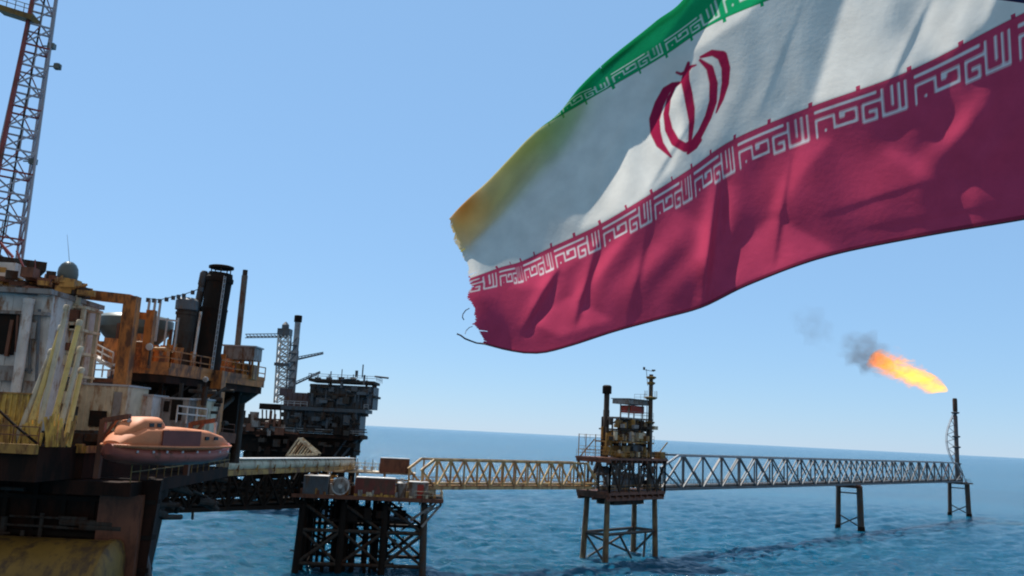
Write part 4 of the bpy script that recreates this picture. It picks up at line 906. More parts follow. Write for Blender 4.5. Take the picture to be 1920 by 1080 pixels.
    for k in range(60):
        px = random.uniform(-10, 165); top = np.interp(px, [0, 30, 60, 90, 140, 165], [498, 505, 505, 512, 530, 545]); p = W(px, random.uniform(top+4, 552), random.uniform(53.5, 57)); q = mm[k % 3]
        if k % 4 == 0: q.tube(p, p+V(random.uniform(-1, 1), .2, random.uniform(-.3, .5)), random.choice((.08, .14)), n=8)
        else: q.box(p, (random.uniform(.3, 1.1), random.uniform(.4, 1.2), random.uniform(.2, .7)), random.random())
    m_, nm = (M_redbrown, M_dark, M_ochre), ('winch', 'hoist_block', 'roof_fitting')
    for q, a, b in zip(mm, m_, nm): build_each(q, b, a, root)
    m = MB(); m.box(W(18, 508, 56), (1.5, 1.4, .9)); m.box(W(5, 525, 55.5), (1.2, 1.2, .8)); build_each(m, 'white_housing', M_white, root)
    m = MB(); m.beam(W(66, 520, 56), W(66, 487, 56), .06); m.beam(W(88, 525, 56), W(88, 508, 56), .06); m.beam(W(31, 470, 56), W(44, 500, 56), .1); m.beam(W(0, 455, 56), W(24, 482, 56), .16); build_each(m, 'aerial', M_lattred, root)
    # radome
    c = W(125, 530, 57); r = .66; root = thing('radome', 'grey-green egg-shaped radome with a thin whip aerial above the orange gantry', 'radome', c)
    MB().lathe(c, [(r*.75, 0), (r*.95, .25), (r, .6), (r*.93, .95), (r*.72, 1.22), (r*.4, 1.4), (.02, 1.46)], 20).build('dome', M_radome, root, True)
    MB().lathe(c+V(0, 0, -.35), [(r*1.05, 0), (r*1.05, .12), (r*.8, .14), (r*.8, .4)], 16).build('base_ring', M_dark, root, True)
    MB().tube(c+V(0, 0, 1.4), W(126, 440, 57), .02, .01, 6).build('whip_aerial', M_grey, root)
    # yellow leaning tubes
    tubes = [((28, 834), (98, 655)), ((46, 834), (116, 610)), ((66, 836), (126, 572)), ((88, 838), (150, 600)), ((104, 838), (152, 650)), ((120, 840), (154, 690))]
    labs = ['leftmost', 'second from left', 'third from left', 'fourth from left', 'fifth from left', 'rightmost and shortest']
    for k, (b, t) in enumerate(tubes):
        Y = 47.0+.12*k; p, q = W(*b, Y), W(*t, Y+1.2); p[2] = RZ+.05
        root = thing('leaning_pipe', 'pale yellow pipe leaning against the living block, '+labs[k]+' of the leaning bundle', 'pipe', p, 'pale yellow pipes leaning in a bundle')
        MB().tube(p, q, .15, .13, 12).build('tube', M_paleyellow if k % 2 else M_cream, root, True)
        MB().lathe(q, [(.15, -.35), (.17, -.3), (.17, -.05), (.13, 0)], 12, (q-p)).build('collar', M_cream, root, True)
    root = thing('yellow_locker', 'yellow ribbed locker on the deck at the left edge by the leaning pipes', 'locker', W(15, 825, 47.5)*V(1, 1, 0)+V(0, 0, RZ)); m = MB(); e = ext(-40, 738, 50, 826, 47.4); m.box(((e[0]+e[1])/2, 48.0, (RZ+e[3])/2), (e[1]-e[0], 1.2, e[3]-RZ)); ribs(m, (e[0], e[1], RZ, e[3]), 47.4, .3, .08, .06); m.build('body', M_yellow, root)
    m = MB(); m.box(((e[0]+e[1])/2, 48.0, e[3]+.05), (e[1]-e[0]+.1, 1.35, .1)); m.build('lid', M_ochre, root)
    m = MB()
    random.seed(12)
    for k in range(40):
        px = random.uniform(-5, 132); p, q = W(px, 838, 46.6), W(px+random.uniform(-6, 14), random.uniform(775, 815), 46.6); m.beam(p, q, random.uniform(.06, .16))
    o = thing('yellow_railing', 'bent yellow railing bars around the feet of the leaning pipes', 'railing', W(75, 838, 46.6)); build_each(m, 'railing_bar', M_yellow, o)
    o = thing('mooring_cable', 'dark thick cable slanting down across the yellow locker', 'cable', W(70, 828, 46.3)); MB().path([W(-20, 752, 46.3), W(25, 795, 46.3), W(72, 834, 46.3)], .07, 8).build('rope', M_black, o, True)
    # lifeboat
    N_, F_ = W(203, 838, 47.6), W(427, 838, 56.0); ax = (F_-N_); ax[2] = 0; L = np.linalg.norm(ax); ax /= L; sd_ = V(ax[1], -ax[0], 0); O = V(N_[0], N_[1], 0)
    root = thing('lifeboat', 'salmon orange enclosed lifeboat with a humped cupola hung along the side of the rig', 'lifeboat', O+ax*L/2+V(0, 0, 17.3))
    def ring(t, hw, zlo, zhi, e=2.3, n=20, flat=None):
        c = O+ax*L*t; out = []
        for i in range(n):
            a = 2*math.pi*i/n; cx, cz = math.cos(a), math.sin(a); zm = (zlo+zhi)/2; hh = (zhi-zlo)/2
            out.append(c+sd_*hw*math.copysign(abs(cx)**(2/e), cx)+V(0, 0, zm+hh*math.copysign(abs(cz)**(2/e), cz)))
        return out
    m = MB(); m.loft([ring(0, .35, 17.75, 18.35), ring(.04, .95, 17.4, 18.3), ring(.15, 1.35, 17.2, 18.25), ring(.4, 1.5, 17.1, 18.2), ring(.7, 1.4, 17.15, 18.2), ring(.9, .95, 17.4, 18.3), ring(1, .2, 18.0, 18.45)]); m.build('hull', M_boathull, root, True)
    m = MB(); m.loft([ring(.02, .7, 18.0, 18.5), ring(.07, 1.05, 17.95, 18.9), ring(.16, 1.3, 17.95, 19.28, 4.5), ring(.45, 1.4, 17.95, 19.36, 5), ring(.68, 1.3, 17.95, 19.22, 5), ring(.85, .9, 18.0, 18.92, 4), ring(.97, .3, 18.1, 18.5)]); m.build('canopy', M_lifeboat, root, True)
    m = MB(); m.loft([ring(.06, .35, 18.6, 18.9), ring(.11, .8, 18.6, 19.45, 3), ring(.17, .95, 18.7, 19.85, 3), ring(.3, .95, 18.8, 19.88, 3), ring(.335, .8, 18.9, 19.6, 3), ring(.35, .4, 18.9, 19.2)]); m.build('cupola', M_lifeboat, root, True)
    m = MB()
    rr = [(0, .4), (.04, 1.0), (.15, 1.4), (.4, 1.56), (.7, 1.46), (.9, 1.0), (1, .25)]
    for s in (-1, 1): m.path([O+ax*L*t+sd_*s*h_+V(0, 0, 18.2+.12*abs(t-.5)) for t, h_ in rr], .07, 8)
    m.build('fender_rail', M_lifeboat, root, True)
    m = MB()
    for t in (.21, .27): m.box(O+ax*L*t+sd_*.95+V(0, 0, 19.42), (.32, .06, .22), axes=(ax, sd_, V(0, 0, 1)))
    for t in (.64, .72): m.box(O+ax*L*t+sd_*1.36+V(0, 0, 18.75), (.3, .08, .2), axes=(ax, sd_, V(0, 0, 1)))
    build_each(m, 'window', M_glass, root)
    m = MB(); m.box(O+ax*L*.42+sd_*1.37+V(0, 0, 18.66), (2.9, .10, 1.0), axes=(ax, sd_, V(0, 0, 1))); m.build('side_shade_panel', paint('side_shade_maroon', (.17, .05, .04), rough=.5), root)  # added dark panel; shade on the canopy side painted as maroon
    m = MB()
    for t in (.13, .86): m.beam(O+ax*L*t+V(0, 0, 18.8), O+ax*L*t+V(0, 0, 19.75), .12); m.lathe(O+ax*L*t+V(0, 0, 19.6), [(.12, -.08), (.12, .08)], 8)
    build_each(m, 'lifting_hook', M_galv, root)
    m = MB()
    for t in (.1, .2, .3, .42, .55, .66, .78, .88):
        h_ = np.interp(t, [a for a, b in rr], [b for a, b in rr]); m.box(O+ax*L*t+sd_*h_+V(0, 0, 17.95), (.12, .05, .12), axes=(ax, sd_, V(0, 0, 1)))
    build_each(m, 'grab_cleat', M_galv, root)
    for k, t in enumerate((.13, .86)):
        b = O+ax*L*t-sd_*2.0; root = thing('lifeboat_davit', ('red davit arm holding the near end of the lifeboat', 'red davit arm holding the far pointed end of the lifeboat')[k], 'davit', b+V(0, 0, RZ), 'red lifeboat davits')
        m = MB(); m.beam(b+V(0, 0, 16.3), b+V(0, 0, 19.6), .3); m.beam(b+V(0, 0, 19.55), b+sd_*2.0+V(0, 0, 19.85), .22, .26); m.beam(b+V(0, 0, 18.4), b+sd_*1.0+V(0, 0, 19.65), .16); m.build('arm', M_redbrown, root)
        MB().tube(b+sd_*2+V(0, 0, 19.85), b+sd_*2+V(0, 0, 19.6), .03).build('fall_wire', M_black, root)
rig_items()

# ------------------------------------------------------------------ derrick
def derrick():
    def sq(Rp, Np):
        e = Np-Rp; pr = V(-e[1], e[0], 0)
        if pr[1] < 0: pr = -pr
        return [Rp, Np, Np+pr, Rp+pr]
    b = sq(W(41, 492, 75), W(-38, 488, 73)); t = sq(W(109, -20, 75), W(66, -20, 74))
    b = [V(p[0], p[1], b[0][2]) for p in b]; t = [V(p[0], p[1], t[0][2]) for p in t]
    root = thing('derrick', 'tall red and grey lattice derrick rising out of the frame in the top left corner', 'derrick', (sum(b)/4))
    N = 13; ext_ = 1.45; names = []
    P = lambda i, u: b[i]+(t[i]-b[i])*u
    for i in range(4):
        m = MB(); m.beam(P(i, 0), P(i, ext_),  .17 if i != 1 else .30); m.build('corner_post', M_lattice if i != 1 else M_lattred, root)
    n2 = int(N*ext_)
    for i in range(4):
        j = (i+1) % 4; m = MB(); mr = MB()
        for k in range(n2):
            u, v = k/N, (k+1)/N; (mr if k % 3 == 0 else m).beam(P(i, v), P(j, v), .15)
            m.beam(P(i, u), P(j, v), .13) if i % 2 else m.beam(P(j, u), P(i, v), .13)
            if k % 2 == 0: mr.beam(P(j, u), (P(i, v)+P(j, v))/2, .09)
            else: m.beam((P(i, v)+P(j, v))/2, (P(i, u)+P(j, u))/2, .08)
        m.build('lattice_bracing', M_lattice, root); build_each(mr, 'red_girt', M_lattred, root)
    m = MB(); a = W(2, 18, 74.0); c = W(66, 38, 74.0); m.beam(a, c, 1.3, .5); m.rail([a+V(0, -.6, .2), c+V(0, -.6, .2)], h=.9, sp=.8); m.build('monkey_board', M_olive, root)
    for (px, py) in ((62, 303), (97, 87)):
        c = W(px, py, 75.2); m = MB().box(c, (.6, .5, .5)); m.beam(c, c-V(.9, 0, 0), .1); m.build('junction_box', M_radome, root)
    c = W(108, 125, 75.2); m = MB().box(c, (.5, .5, .5)); m.beam(c, c-V(.9, 0, 0), .1); m.lathe(c, [(.2, -.1), (.35, 0), (.35, .15)], 10, V(0, -1, -.3)); m.build('floodlight', M_radome, root)
    m = MB(); m.beam(P(0, 0)*.5+P(2, 0)*.5, P(0, 1.4)*.5+P(2, 1.4)*.5, .12); m.build('travelling_guide', M_dark, root)
    m = MB(); m.box(sum(b)/4-V(0, 0, .4), (7, 7, .8), .6); 
    for p in b: m.beam(V(p[0], p[1], RZ), p, .5)
    m.build('drill_floor', M_dark, root)
derrick()

# ------------------------------------------------------------------ flag
# folded panels of the cloth that lean back into the sun (outline, slope towards the sun, softness of the fold)
FOLD_SMOOTH = .02
LB = -.42
FOLDS = [([(860, 430), (895, 515), (960, 500), (1085, 436), (1150, 300), (1228, 165), (1180, 130), (1000, 240), (840, 410)], .15, 4),
         ([(1480, 500), (2050, 400), (2050, 230), (1800, 290), (1640, 300), (1540, 400)], -.06, 25),
         ([(1300, 105), (1225, 170), (1150, 300), (1085, 432), (1190, 388), (1262, 320), (1285, 250), (1275, 190)], LB, 5),
         ([(1592, -30), (1522, 195), (1610, 172), (1705, 132), (1800, 88), (1850, 40), (1880, -30)], LB*.8, 5),
         ([(1690, -30), (1650, 60), (1700, 70), (1760, -30)], LB*.35, 12),
         ([(858, 440), (880, 525), (905, 514), (882, 470)], LB, 3),
         ([(1330, -30), (1272, 70), (1236, 118), (1310, 92), (1400, 30), (1450, -30)], LB*.9, 4),
         ([(1285, -30), (1180, 95), (1100, 170), (1130, 160), (1240, 80), (1325, -30)], .8, 5),
         ([(955, 540), (1010, 480), (1110, 455), (1130, 445), (1080, 490), (1020, 540)], LB, 5),
         ([(1158, 440), (1190, 430), (1085, 566), (1060, 572)], LB, 4),
         ([(990, 600), (1066, 556), (1146, 600), (1050, 630)], LB, 4),
         ([(1255, 390), (1325, 420), (1335, 540), (1318, 500), (1270, 430)], LB*.7, 7),
         ([(1343, 552), (1375, 470), (1450, 403), (1563, 468), (1440, 515)], LB*.9, 5),
         ([(1440, 400), (1470, 330), (1500, 252), (1560, 262), (1500, 330), (1465, 400)], LB*.8, 6),
         ([(1650, 275), (1700, 285), (1770, 335), (1940, 330), (1940, 372), (1820, 372), (1720, 330)], LB*.75, 8),
         ([(1745, 160), (1800, 140), (1830, 250), (1780, 270)], LB*.5, 10),
         ([(880, 560), (935, 560), (960, 650), (900, 650)], .35, 6)]
def flag():
    LX = np.arange(11)+.52
    Rk = np.array([[0, 880, 523], [.52, 933, 503], [1.52, 977, 490], [2.52, 1034, 463], [3.52, 1125, 420], [4.52, 1222, 362], [5.52, 1297, 314], [6.52, 1377, 260], [7.52, 1519, 200], [8.52, 1705, 132], [9.52, 1900, 33], [10.52, 2100, -62], [11, 2200, -108]])
    Bk = np.array([[0, 903, 643], [.52, 950, 656], [1.52, 1010, 662], [2.52, 1070, 648], [3.52, 1150, 622], [4.52, 1240, 597], [5.52, 1318, 575], [6.52, 1405, 533], [7.52, 1545, 482], [8.52, 1725, 444], [9.52, 1920, 411], [10.52, 2110, 376], [11, 2200, 360]])
    # unfolded height of white and green measured up the column, and silhouette length
    Gk = np.array([[2.3, 1003, 243], [2.52, 1010, 240], [3.52, 1062, 212], [4.52, 1155, 158], [5.52, 1268, 98], [6.52, 1392, 34], [7.52, 1520, -25], [8.52, 1690, -95], [9.52, 1875, -170], [11, 2160, -260]])
    Sk = [(0, 841, 412), (.5, 858, 392), (1, 885, 366), (1.52, 915, 339), (2, 955, 297), (2.3, 985, 265), (2.52, 1003, 248), (3.52, 1052, 207), (4.0, 1085, 165), (4.52, 1132, 119), (5.52, 1228, 41), (6.2, 1290, -14), (7, 1370, -190), (8, 1480, -420), (11, 2000, -1000)]
    Sk = np.array(Sk)
    def smooth(tab, i):
        # monotone-ish cubic through the stations
        x = tab[:, 0]; out = []
        for c in (1, 2):
            y = tab[:, c]; dlt = np.diff(y)/np.diff(x); mm = np.concatenate([[dlt[0]], (dlt[1:]+dlt[:-1])/2, [dlt[-1]]])
            k = np.clip(np.searchsorted(x, i)-1, 0, len(x)-2); h = x[k+1]-x[k]; s = (i-x[k])/h
            out.append((2*s**3-3*s**2+1)*y[k]+(s**3-2*s**2+s)*h*mm[k]+(-2*s**3+3*s**2)*y[k+1]+(s**3-s**2)*h*mm[k+1])
        return np.stack(out, -1)
    nS, nT = 1050, 560
    # denser columns where pixels are
    iv = np.linspace(0, 10.9, 4000); arc = np.concatenate([[0], np.cumsum(np.linalg.norm(np.diff(smooth(Rk, iv), axis=0), axis=1))])
    I = np.interp(np.linspace(0, arc[-1], nS), arc, iv)
    Rp, Bp = smooth(Rk, I), smooth(Bk, I)
    Gp = smooth(Gk, np.clip(I, 2.3, 11)); Sp = smooth(Sk, I)
    hw = np.linalg.norm(Gp-Rp, axis=1); hw = np.where(I < 2.5, np.interp(I, [0, 1, 2.5], [132, 165, hw[np.argmin(abs(I-2.5))]]), hw)
    bk_ = np.interp(I, [0, 2, 3, 4, 4.4], [64, 70, 66, 44, 0])
    dirT = np.where((I < 2.5)[:, None], Sp-Rp, Gp-Rp); dirT = dirT/np.linalg.norm(dirT, axis=1)[:, None]
    # where the column meets the silhouette: project S on the column direction, bend the direction to reach it
    dS = Sp-Rp; Ls = np.linalg.norm(dS, axis=1); dS = dS/Ls[:, None]
    vt = np.concatenate([np.linspace(0, 1, 210), np.linspace(1, 2, 200)[1:], np.linspace(2, 3, nT-409+0)[1:]])
    nT = len(vt)
    PX = np.zeros((nS, nT, 2)); DZ_ = np.zeros((nS, nT)); FOLD = np.zeros((nS, nT), bool)
    radv = np.interp(I, [0, 2.3, 3.2, 4.5, 6], [4, 5, 7, 9, 9]); thm = np.interp(I, [0, 4.3, 4.7], [math.pi, math.pi, 40.0])
    hg = np.where(I < 4.45, bk_+math.pi*radv+Ls-hw-radv, np.where(I < 6.3, Ls-hw+50, 0)); hg = np.where(I >= 6.3, np.interp(I, [6.3, 6.8, 8, 11], [hg[np.argmin(abs(I-6.29))], 270, 290, 330]), hg); hg = np.maximum(hg, 25)
    for k, v in enumerate(vt):
        if v <= 1:
            # red panel: bottom (v=0) to seam (v=1), slightly bowed
            p = Bp+(Rp-Bp)*v; PX[:, k] = p
        else:
            a = np.where(v <= 2, (v-1)*hw, hw+(v-2)*hg)
            lim = Ls-radv; over = a-lim; th = np.clip(over/radv, 0, thm); back = np.clip(over-thm*radv, 0, None)
            rr_ = radv*np.clip(1-.045*np.clip(th-math.pi, 0, None), .25, 1)            # the loose edge curls into a roll
            pos = np.where(over <= 0, a, lim+rr_*np.sin(th)-back)
            dz = np.where(over <= 0, 0, radv-rr_*np.cos(th)+back*.02)
            f = np.clip(pos/Ls, 0, 1)[:, None]; mixd = dirT*(1-f)+dS*f; mixd = mixd/np.linalg.norm(mixd, axis=1)[:, None]
            PX[:, k] = Rp+mixd*pos[:, None]; DZ_[:, k] = dz; FOLD[:, k] = over > radv*1.4
    # ragged fly edge
    rr = np.random.default_rng(11)
    fr = np.interp(np.arange(nT), np.arange(0, nT, 7), rr.normal(0, 1, len(np.arange(0, nT, 7))))
    fr2 = np.interp(np.arange(nT), np.arange(0, nT, 30), rr.normal(0, 1, len(np.arange(0, nT, 30))))
    edge = np.exp(-I/.22)[:, None]
    bow = np.where(vt <= 1, np.sin(np.clip(vt, 0, 1)*math.pi)*9, np.sin(np.clip(vt-1, 0, 1)*math.pi)*4)   # inward bite of the torn red corner
    PX[:, :, 0] += edge*(fr*1.6+fr2*3.0-bow*1.0)[None, :]
    x, y = PX[:, :, 0], PX[:, :, 1]
    # ---- real folds of the cloth: panels of cloth that lean towards or away from the sun, integrated to one depth field (metres)
    vv = np.broadcast_to(vt[None, :], x.shape); wc = .9*x+.45*y
    GX, GY = np.meshgrid(np.arange(740, 2340, 2.0), np.arange(-360, 760, 2.0))
    def poly_mask(pts):
        inside = np.zeros(GX.shape, bool); n_ = len(pts)
        for k in range(n_):
            (xa, ya_), (xb, yb_) = pts[k], pts[(k+1) % n_]
            if ya_ == yb_: continue
            c = ((ya_ > GY) != (yb_ > GY)) & (GX < (xb-xa)*(GY-ya_)/(yb_-ya_)+xa); inside ^= c
        return inside.astype(float)
    ky = np.fft.fftfreq(GX.shape[0], 2.0)*2*math.pi; kx = np.fft.fftfreq(GX.shape[1], 2.0)*2*math.pi; KX, KY = np.meshgrid(kx, ky)
    def blur(a, sg): return np.real(np.fft.ifft2(np.fft.fft2(a)*np.exp(-.5*sg*sg*(KX**2+KY**2))))
    lean = np.full(GX.shape, .03)
    for pts, val, sg in FOLDS:
        mk_ = np.clip(blur(poly_mask(pts), sg), 0, 1); lean = lean*(1-mk_)+val*mk_
    near = np.clip(blur(poly_mask([(830, 400), (1040, 200), (1290, -30), (1400, -120), (2000, -120), (2000, 420), (1560, 490), (1010, 680), (890, 650)]), 14), 0, 1)
    gm = float((lean*near).sum()/near.sum()); g_ = (lean-gm)*near*.0038
    lx, ly = -.371, -.928
    Dl = 1j*(KX*lx+KY*ly); Dm = 1j*(-KX*ly+KY*lx)
    Fg = np.real(np.fft.ifft2(np.conj(Dl)*np.fft.fft2(g_)/(np.abs(Dl)**2+FOLD_SMOOTH*np.abs(Dm)**2+1e-9)))
    Fg = blur(Fg, 2.0)
    fx = np.clip((x-740)/2, 0, GX.shape[1]-2.001); fy = np.clip((y+360)/2, 0, GX.shape[0]-2.001); jx = fx.astype(int); jy = fy.astype(int); ax_, ay_ = fx-jx, fy-jy
    F = (Fg[jy, jx]*(1-ax_)+Fg[jy, jx+1]*ax_)*(1-ay_)+(Fg[jy+1, jx]*(1-ax_)+Fg[jy+1, jx+1]*ax_)*ay_
    F = F+gm*.0038*(lx*(x-1300)+ly*(y-300))
    # wrinkles
    Wk = .010*np.sin(wc/13+1.3*np.sin(y/40))*np.exp(-((vv-.55)/.5)**2)*(.5+.5*np.sin(x/97+1))
    Wk += .02*np.sin((x*.35+y*.93)/44+.8*np.sin(x/70))*np.exp(-((vv-.4)/.4)**2)
    Wk += .006*np.sin((.97*x+.2*y)/9+np.sin(y/31))*np.exp(-((vv-1.4)/.4)**2)*(.5+.5*np.sin(x/150))
    # two sharp pinched creases in the red panel
    def crease(x0, y0, x1, y1, amp, wd):
        ddx, ddy = x1-x0, y1-y0; L = math.hypot(ddx, ddy); t = np.clip(((x-x0)*ddx+(y-y0)*ddy)/L/L, 0, 1); dist = (x-x0-ddx*t)*ddy/L-(y-y0-ddy*t)*ddx/L; rad_ = np.hypot(x-x0-ddx*t, y-y0-ddy*t)
        return amp*np.exp(-(rad_/wd)**2)*np.sin(math.pi*(.15+.7*t))*np.tanh(dist/5)
    Wk += crease(1325, 560, 1350, 350, .06, 22)+crease(990, 610, 1040, 520, .04, 16)+crease(1085, 590, 1120, 470, .03, 18)+crease(1455, 480, 1482, 310, .010, 18)+crease(1560, 400, 1730, 345, .004, 22)+crease(1640, 425, 1880, 385, .004, 18)+crease(1180, 600, 1220, 420, .008, 15)+crease(1225, 345, 1290, 240, .008, 12)+crease(930, 400, 1010, 300, .010, 12)+crease(1000, 400, 1060, 300, .008, 10)+crease(1110, 330, 1180, 210, .007, 9)+crease(1670, 160, 1740, 10, .008, 16)+crease(1430, 200, 1500, 20, .003, 16)
    Ybase = 6.1-.0021*(x-1300)-.0003*(y-300)
    Y = Ybase+F+Wk+DZ_*.0042*1.1
    d0 = cR[None, None]*(x-960)[..., None]+cU[None, None]*(540-y)[..., None]+cF[None, None]*FPX
    P = d0*(Y/d0[..., 1])[..., None]; P[..., 2] += CAMZ
    # ---- colours by cloth coordinate
    ii = np.broadcast_to(I[:, None], x.shape)
    green, white, red = np.array([.012, .36, .13]), np.array([.80, .76, .68]), np.array([.56, .06, .125])
    C = np.where((vv < 1)[..., None], red, np.where((vv < 2)[..., None], white, green))
    W_ = 31; H_ = 8; Mo = np.zeros((H_, W_))           # square script motif drawn cell by cell
    for r0, r1, c0, c1 in ((1, 1, 1, 20), (3, 3, 1, 7), (3, 7, 1, 1), (6, 6, 4, 4), (3, 6, 7, 7), (6, 6, 7, 14), (3, 6, 14, 14), (3, 3, 9, 14), (4, 4, 9, 10),
                           (3, 7, 16, 16), (3, 3, 16, 21), (7, 7, 16, 20), (5, 5, 18, 20), (5, 7, 20, 20), (1, 7, 22, 22), (7, 7, 22, 29), (1, 7, 29, 29), (1, 5, 25, 25), (1, 7, 27, 27)):
        Mo[r0:r1+1, c0:c1+1] = 1
    def lookup(u, q):       # u in motifs, q in 0..1 downwards; soft nearest
        uu = ((u-.60) % 1.0)*W_; ff = q*H_
        acc = 0
        for du in (-.3, 0, .3):
            for dq in (-.3, 0, .3):
                cc = np.floor(uu+du).astype(int) % W_; rw = np.floor(ff+dq).astype(int); ok = (rw >= 0) & (rw < H_); acc = acc+Mo[np.clip(rw, 0, H_-1), cc]*ok
        return np.clip(acc/9*1.7-.7, 0, 1)
    bw = .215
    q = (1-vv-.012)/bw; mk = lookup(ii+.08, q)*((q > 0) & (q < 1)); C = C+(np.array([.78, .70, .68])-C)*mk[..., None]
    q = 1-(vv-2-.03)/bw; mk = lookup(ii+.08, q)*((q > 0) & (q < 1)); C = C+(np.array([.70, .76, .66])-C)*mk[..., None]
    # nubs along both seams
    nub = (np.abs(((ii+.08-.6)*2) % 1.0-.5) > .455)
    for (lo, hi, cc) in ((1.0, 1.035, red), (1.965, 2.0, green)):
        s_ = nub & (vv >= lo) & (vv < hi); C[s_] = cc
    stroke = lambda pts, sq: None
    EM = np.zeros(x.shape)
    sel = (x > 1200) & (x < 1390) & (y > 70) & (y < 320) & (vv > 1) & (~FOLD)
    xs, ys = x[sel], y[sel]
    def stroke(pts):
        best = np.full(xs.shape, -99.)
        for (xa, ya_, ha), (xb, yb_, hb) in zip(pts[:-1], pts[1:]):
            ddx, ddy = xb-xa, yb_-ya_; L2 = ddx*ddx+ddy*ddy; t = np.clip(((xs-xa)*ddx+(ys-ya_)*ddy)/L2, 0, 1)
            best = np.maximum(best, ha+(hb-ha)*t-np.hypot(xs-xa-ddx*t, ys-ya_-ddy*t))
        return np.clip(best/1.6+.5, 0, 1)
    e_ = np.zeros(xs.shape)
    for pts in ([(1291, 118, 3), (1286, 140, 6.5), (1285, 153, 8.5), (1290, 175, 8.5), (1295, 204, 8), (1297, 228, 5.5), (1294, 262, 3.6), (1292, 280, 4)],
                [(1269, 136, 2.5), (1277, 139, 3), (1286, 136, 4), (1295, 125, 3.2), (1305, 122, 1.5)],
                [(1275, 155, 2.5), (1262, 160, 6), (1249, 170, 8), (1236, 195, 9), (1227, 224, 10), (1229, 248, 10), (1237, 270, 7.5), (1258, 294, 2)],
                [(1266, 161, 2), (1254, 185, 4), (1249, 214, 5.5), (1254, 243, 7.5), (1266, 266, 8.5), (1285, 277, 8.5), (1302, 268, 7.5), (1314, 248, 6), (1328, 219, 6.5), (1337, 190, 7.5), (1338, 156, 8), (1331, 128, 7), (1313, 113, 3)],
                [(1312, 262, 4.5), (1303, 275, 5), (1290, 287, 3)],
                [(1314, 107, 2.5), (1336, 99, 6), (1354, 105, 10), (1361, 127, 8.5), (1360, 156, 7), (1353, 185, 4.5), (1343, 211, 1.5)]):
        e_ = np.maximum(e_, stroke(pts))
    EM[sel] = e_
    C = C+(np.array([.42, .02, .07])-C)*EM[..., None]
    # worn yellow stain near the fly on the white cloth
    fad = (vv > 2)*np.clip((3.3-ii)/2.4, 0, 1); C = C*(1-fad[..., None])+np.array([.60, .44, .025])*fad[..., None]     # green faded to ochre at the worn fly
    dE = np.full(x.shape, 1e3)                                        # yellow-green strip along the upper edge, fading inwards
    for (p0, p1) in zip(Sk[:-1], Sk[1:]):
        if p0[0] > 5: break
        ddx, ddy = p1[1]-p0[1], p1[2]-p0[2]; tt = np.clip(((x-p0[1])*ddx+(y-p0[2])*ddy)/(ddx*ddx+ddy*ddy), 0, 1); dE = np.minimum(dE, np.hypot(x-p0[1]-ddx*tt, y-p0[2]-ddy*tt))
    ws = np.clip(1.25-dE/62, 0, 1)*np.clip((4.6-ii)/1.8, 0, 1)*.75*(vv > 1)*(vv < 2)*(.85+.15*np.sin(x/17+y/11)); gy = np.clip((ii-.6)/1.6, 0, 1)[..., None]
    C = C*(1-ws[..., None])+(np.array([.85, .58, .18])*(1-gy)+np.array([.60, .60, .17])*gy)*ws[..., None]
    stn = np.clip(1-np.hypot((x-860)/70, (y-385)/45), 0, 1)*.75*(vv > 1); stn = np.clip(stn*(1+.3*np.sin(x/9+y/13)), 0, 1)
    C = C*(1-stn[..., None])+np.array([.66, .34, .06])*stn[..., None]
    # lower and upper hems
    hem = (vv < .02); C[hem] *= .55
    C[(np.abs(vv-1) < .007) | (np.abs(vv-2) < .007)] *= .8          # stitched seams
    # ---- faces to panels
    idx = np.arange(nS*nT).reshape(nS, nT); quads = np.stack([idx[:-1, :-1], idx[1:, :-1], idx[1:, 1:], idx[:-1, 1:]], -1).reshape(-1, 4)
    fv = ((vv[:-1, :-1]+vv[1:, 1:])/2).ravel(); fi = ((ii[:-1, :-1]+ii[1:, 1:])/2).ravel(); fe = np.maximum.reduce([EM[:-1, :-1], EM[1:, :-1], EM[1:, 1:], EM[:-1, 1:]]).ravel()
    # frayed notches at the fly
    spk = np.where(rr.random(520) > .9, rr.random(520)**2*.22, rr.random(520)*.025); nz = np.interp(fv, np.linspace(0, 3, 520), spk)+np.interp(fv, np.linspace(0, 3, 41), np.abs(rr.normal(0, 1, 41)))*.035
    keep = fi > nz
    m = bpy.data.materials.new('flag_cloth'); m.use_nodes = True; t = m.node_tree
    for n_ in list(t.nodes):
        if n_.type != 'OUTPUT_MATERIAL': t.nodes.remove(n_)
    out = t.nodes[0]; at = t.nodes.new('ShaderNodeAttribute'); at.attribute_name = 'cloth_colour'
    tc = t.nodes.new('ShaderNodeTexCoord'); nn = t.nodes.new('ShaderNodeTexNoise'); nn.inputs['Scale'].default_value = 6; nn.inputs['Detail'].default_value = 8; t.links.new(tc.outputs['Object'], nn.inputs['Vector'])
    mr = t.nodes.new('ShaderNodeMapRange'); mr.inputs[1].default_value = .3; mr.inputs[2].default_value = .7; mr.inputs[3].default_value = .9; mr.inputs[4].default_value = 1.06; t.links.new(nn.outputs[0], mr.inputs[0])
    mx = t.nodes.new('ShaderNodeMix'); mx.data_type = 'RGBA'; mx.blend_type = 'MULTIPLY'; mx.inputs[0].default_value = 1; t.links.new(at.outputs['Color'], mx.inputs[6]); t.links.new(mr.outputs[0], mx.inputs[7])
    wv = t.nodes.new('ShaderNodeTexNoise'); wv.inputs['Scale'].default_value = 28; wv.inputs['Detail'].default_value = 5; t.links.new(tc.outputs['Object'], wv.inputs['Vector'])
    bp = t.nodes.new('ShaderNodeBump'); bp.inputs['Strength'].default_value = .12; bp.inputs['Distance'].default_value = .02; t.links.new(wv.outputs[0], bp.inputs['Height'])
    df = t.nodes.new('ShaderNodeBsdfDiffuse'); tr = t.nodes.new('ShaderNodeBsdfTranslucent'); ms = t.nodes.new('ShaderNodeMixShader'); ms.inputs[0].default_value = .56
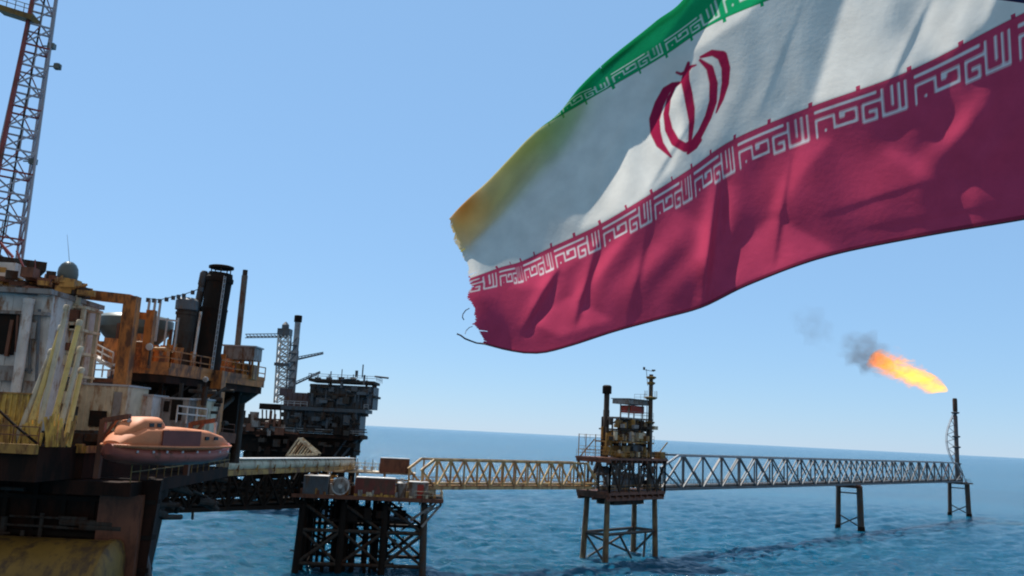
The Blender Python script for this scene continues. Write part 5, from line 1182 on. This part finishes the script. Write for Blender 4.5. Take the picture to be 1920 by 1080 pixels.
    for b_ in (df, tr): t.links.new(mx.outputs[2], b_.inputs['Color']); t.links.new(bp.outputs[0], b_.inputs['Normal'])
    t.links.new(df.outputs[0], ms.inputs[1]); t.links.new(tr.outputs[0], ms.inputs[2]); t.links.new(ms.outputs[0], out.inputs['Surface'])
    Pf = P.reshape(-1, 3); Cf = C.reshape(-1, 3); base = Pf.mean(0)
    root = thing('flag', 'large frayed green, white and red flag with red emblem flying close overhead', 'flag', base)
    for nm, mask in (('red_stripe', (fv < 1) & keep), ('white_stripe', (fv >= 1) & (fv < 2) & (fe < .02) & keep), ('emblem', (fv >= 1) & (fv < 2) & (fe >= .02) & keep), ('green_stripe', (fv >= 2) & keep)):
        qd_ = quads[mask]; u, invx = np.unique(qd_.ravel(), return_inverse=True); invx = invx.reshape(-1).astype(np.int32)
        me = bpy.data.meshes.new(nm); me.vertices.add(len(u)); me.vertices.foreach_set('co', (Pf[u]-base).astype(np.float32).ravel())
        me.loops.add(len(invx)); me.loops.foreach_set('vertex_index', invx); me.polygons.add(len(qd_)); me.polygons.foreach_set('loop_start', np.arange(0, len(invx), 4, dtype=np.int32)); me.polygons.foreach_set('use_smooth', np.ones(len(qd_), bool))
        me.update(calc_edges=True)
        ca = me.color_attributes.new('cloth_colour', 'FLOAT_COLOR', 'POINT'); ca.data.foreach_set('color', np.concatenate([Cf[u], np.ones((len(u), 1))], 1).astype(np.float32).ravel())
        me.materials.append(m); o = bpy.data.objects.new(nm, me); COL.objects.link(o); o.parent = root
    def yat(px, py): k = np.argmin(np.hypot(x-px, y-py)); return Y.ravel()[k]
    # rolled hem along the bottom and loose threads at the torn corner
    mt = paint('hem_thread', (.10, .02, .03), var=.2)
    mb = MB(); pts = [P[k, 0] for k in range(0, nS, 12)]; mb.path(pts, .006, 6); mb.build('hem', mt, root, True)
    ye = yat(905, 640)
    mb = MB(); 
    for pts_, r_ in (([(908, 645), (893, 643), (882, 639), (872, 635), (864, 629), (857, 626)], .007), ([(880, 578), (873, 582), (868, 589), (867, 595), (870, 600)], .004), ([(886, 612), (880, 614), (874, 620), (872, 626)], .003)):
        mb.path([W(px, py, ye+.02*math.sin(px)) for px, py in pts_], r_, 6)
    mb.build('loose_thread', paint('navy_thread', (.03, .03, .05), var=.2), root, True)
flag()

# dark blue spar at the top right corner, above the flag
def spar():
    p, q = W(1780, -24, 4.6), W(2235, 37, 4.14)
    root = thing('flag_spar', 'dark navy spar just touching the top right corner above the flag', 'spar', p)
    MB().tube((q[0], q[1], 15), (q[0], q[1], q[2]+1.6), .05, .04, 14).build('pole', M_white, root, True)      # the upright the spar and the flag's hoist hang from
    m = MB(); m.tube(p, q, .032, n=14); m.build('tube', paint('navy_paint', (.02, .03, .09), rough=.4), root, True)
    MB().lathe(p, [(.034, -.02), (.037, 0), (.037, .08), (.034, .1)], 14, q-p).build('end_cap', M_navy, root, True)
spar()
for o in bpy.data.objects:
    if '_loc' in o: del o['_loc']
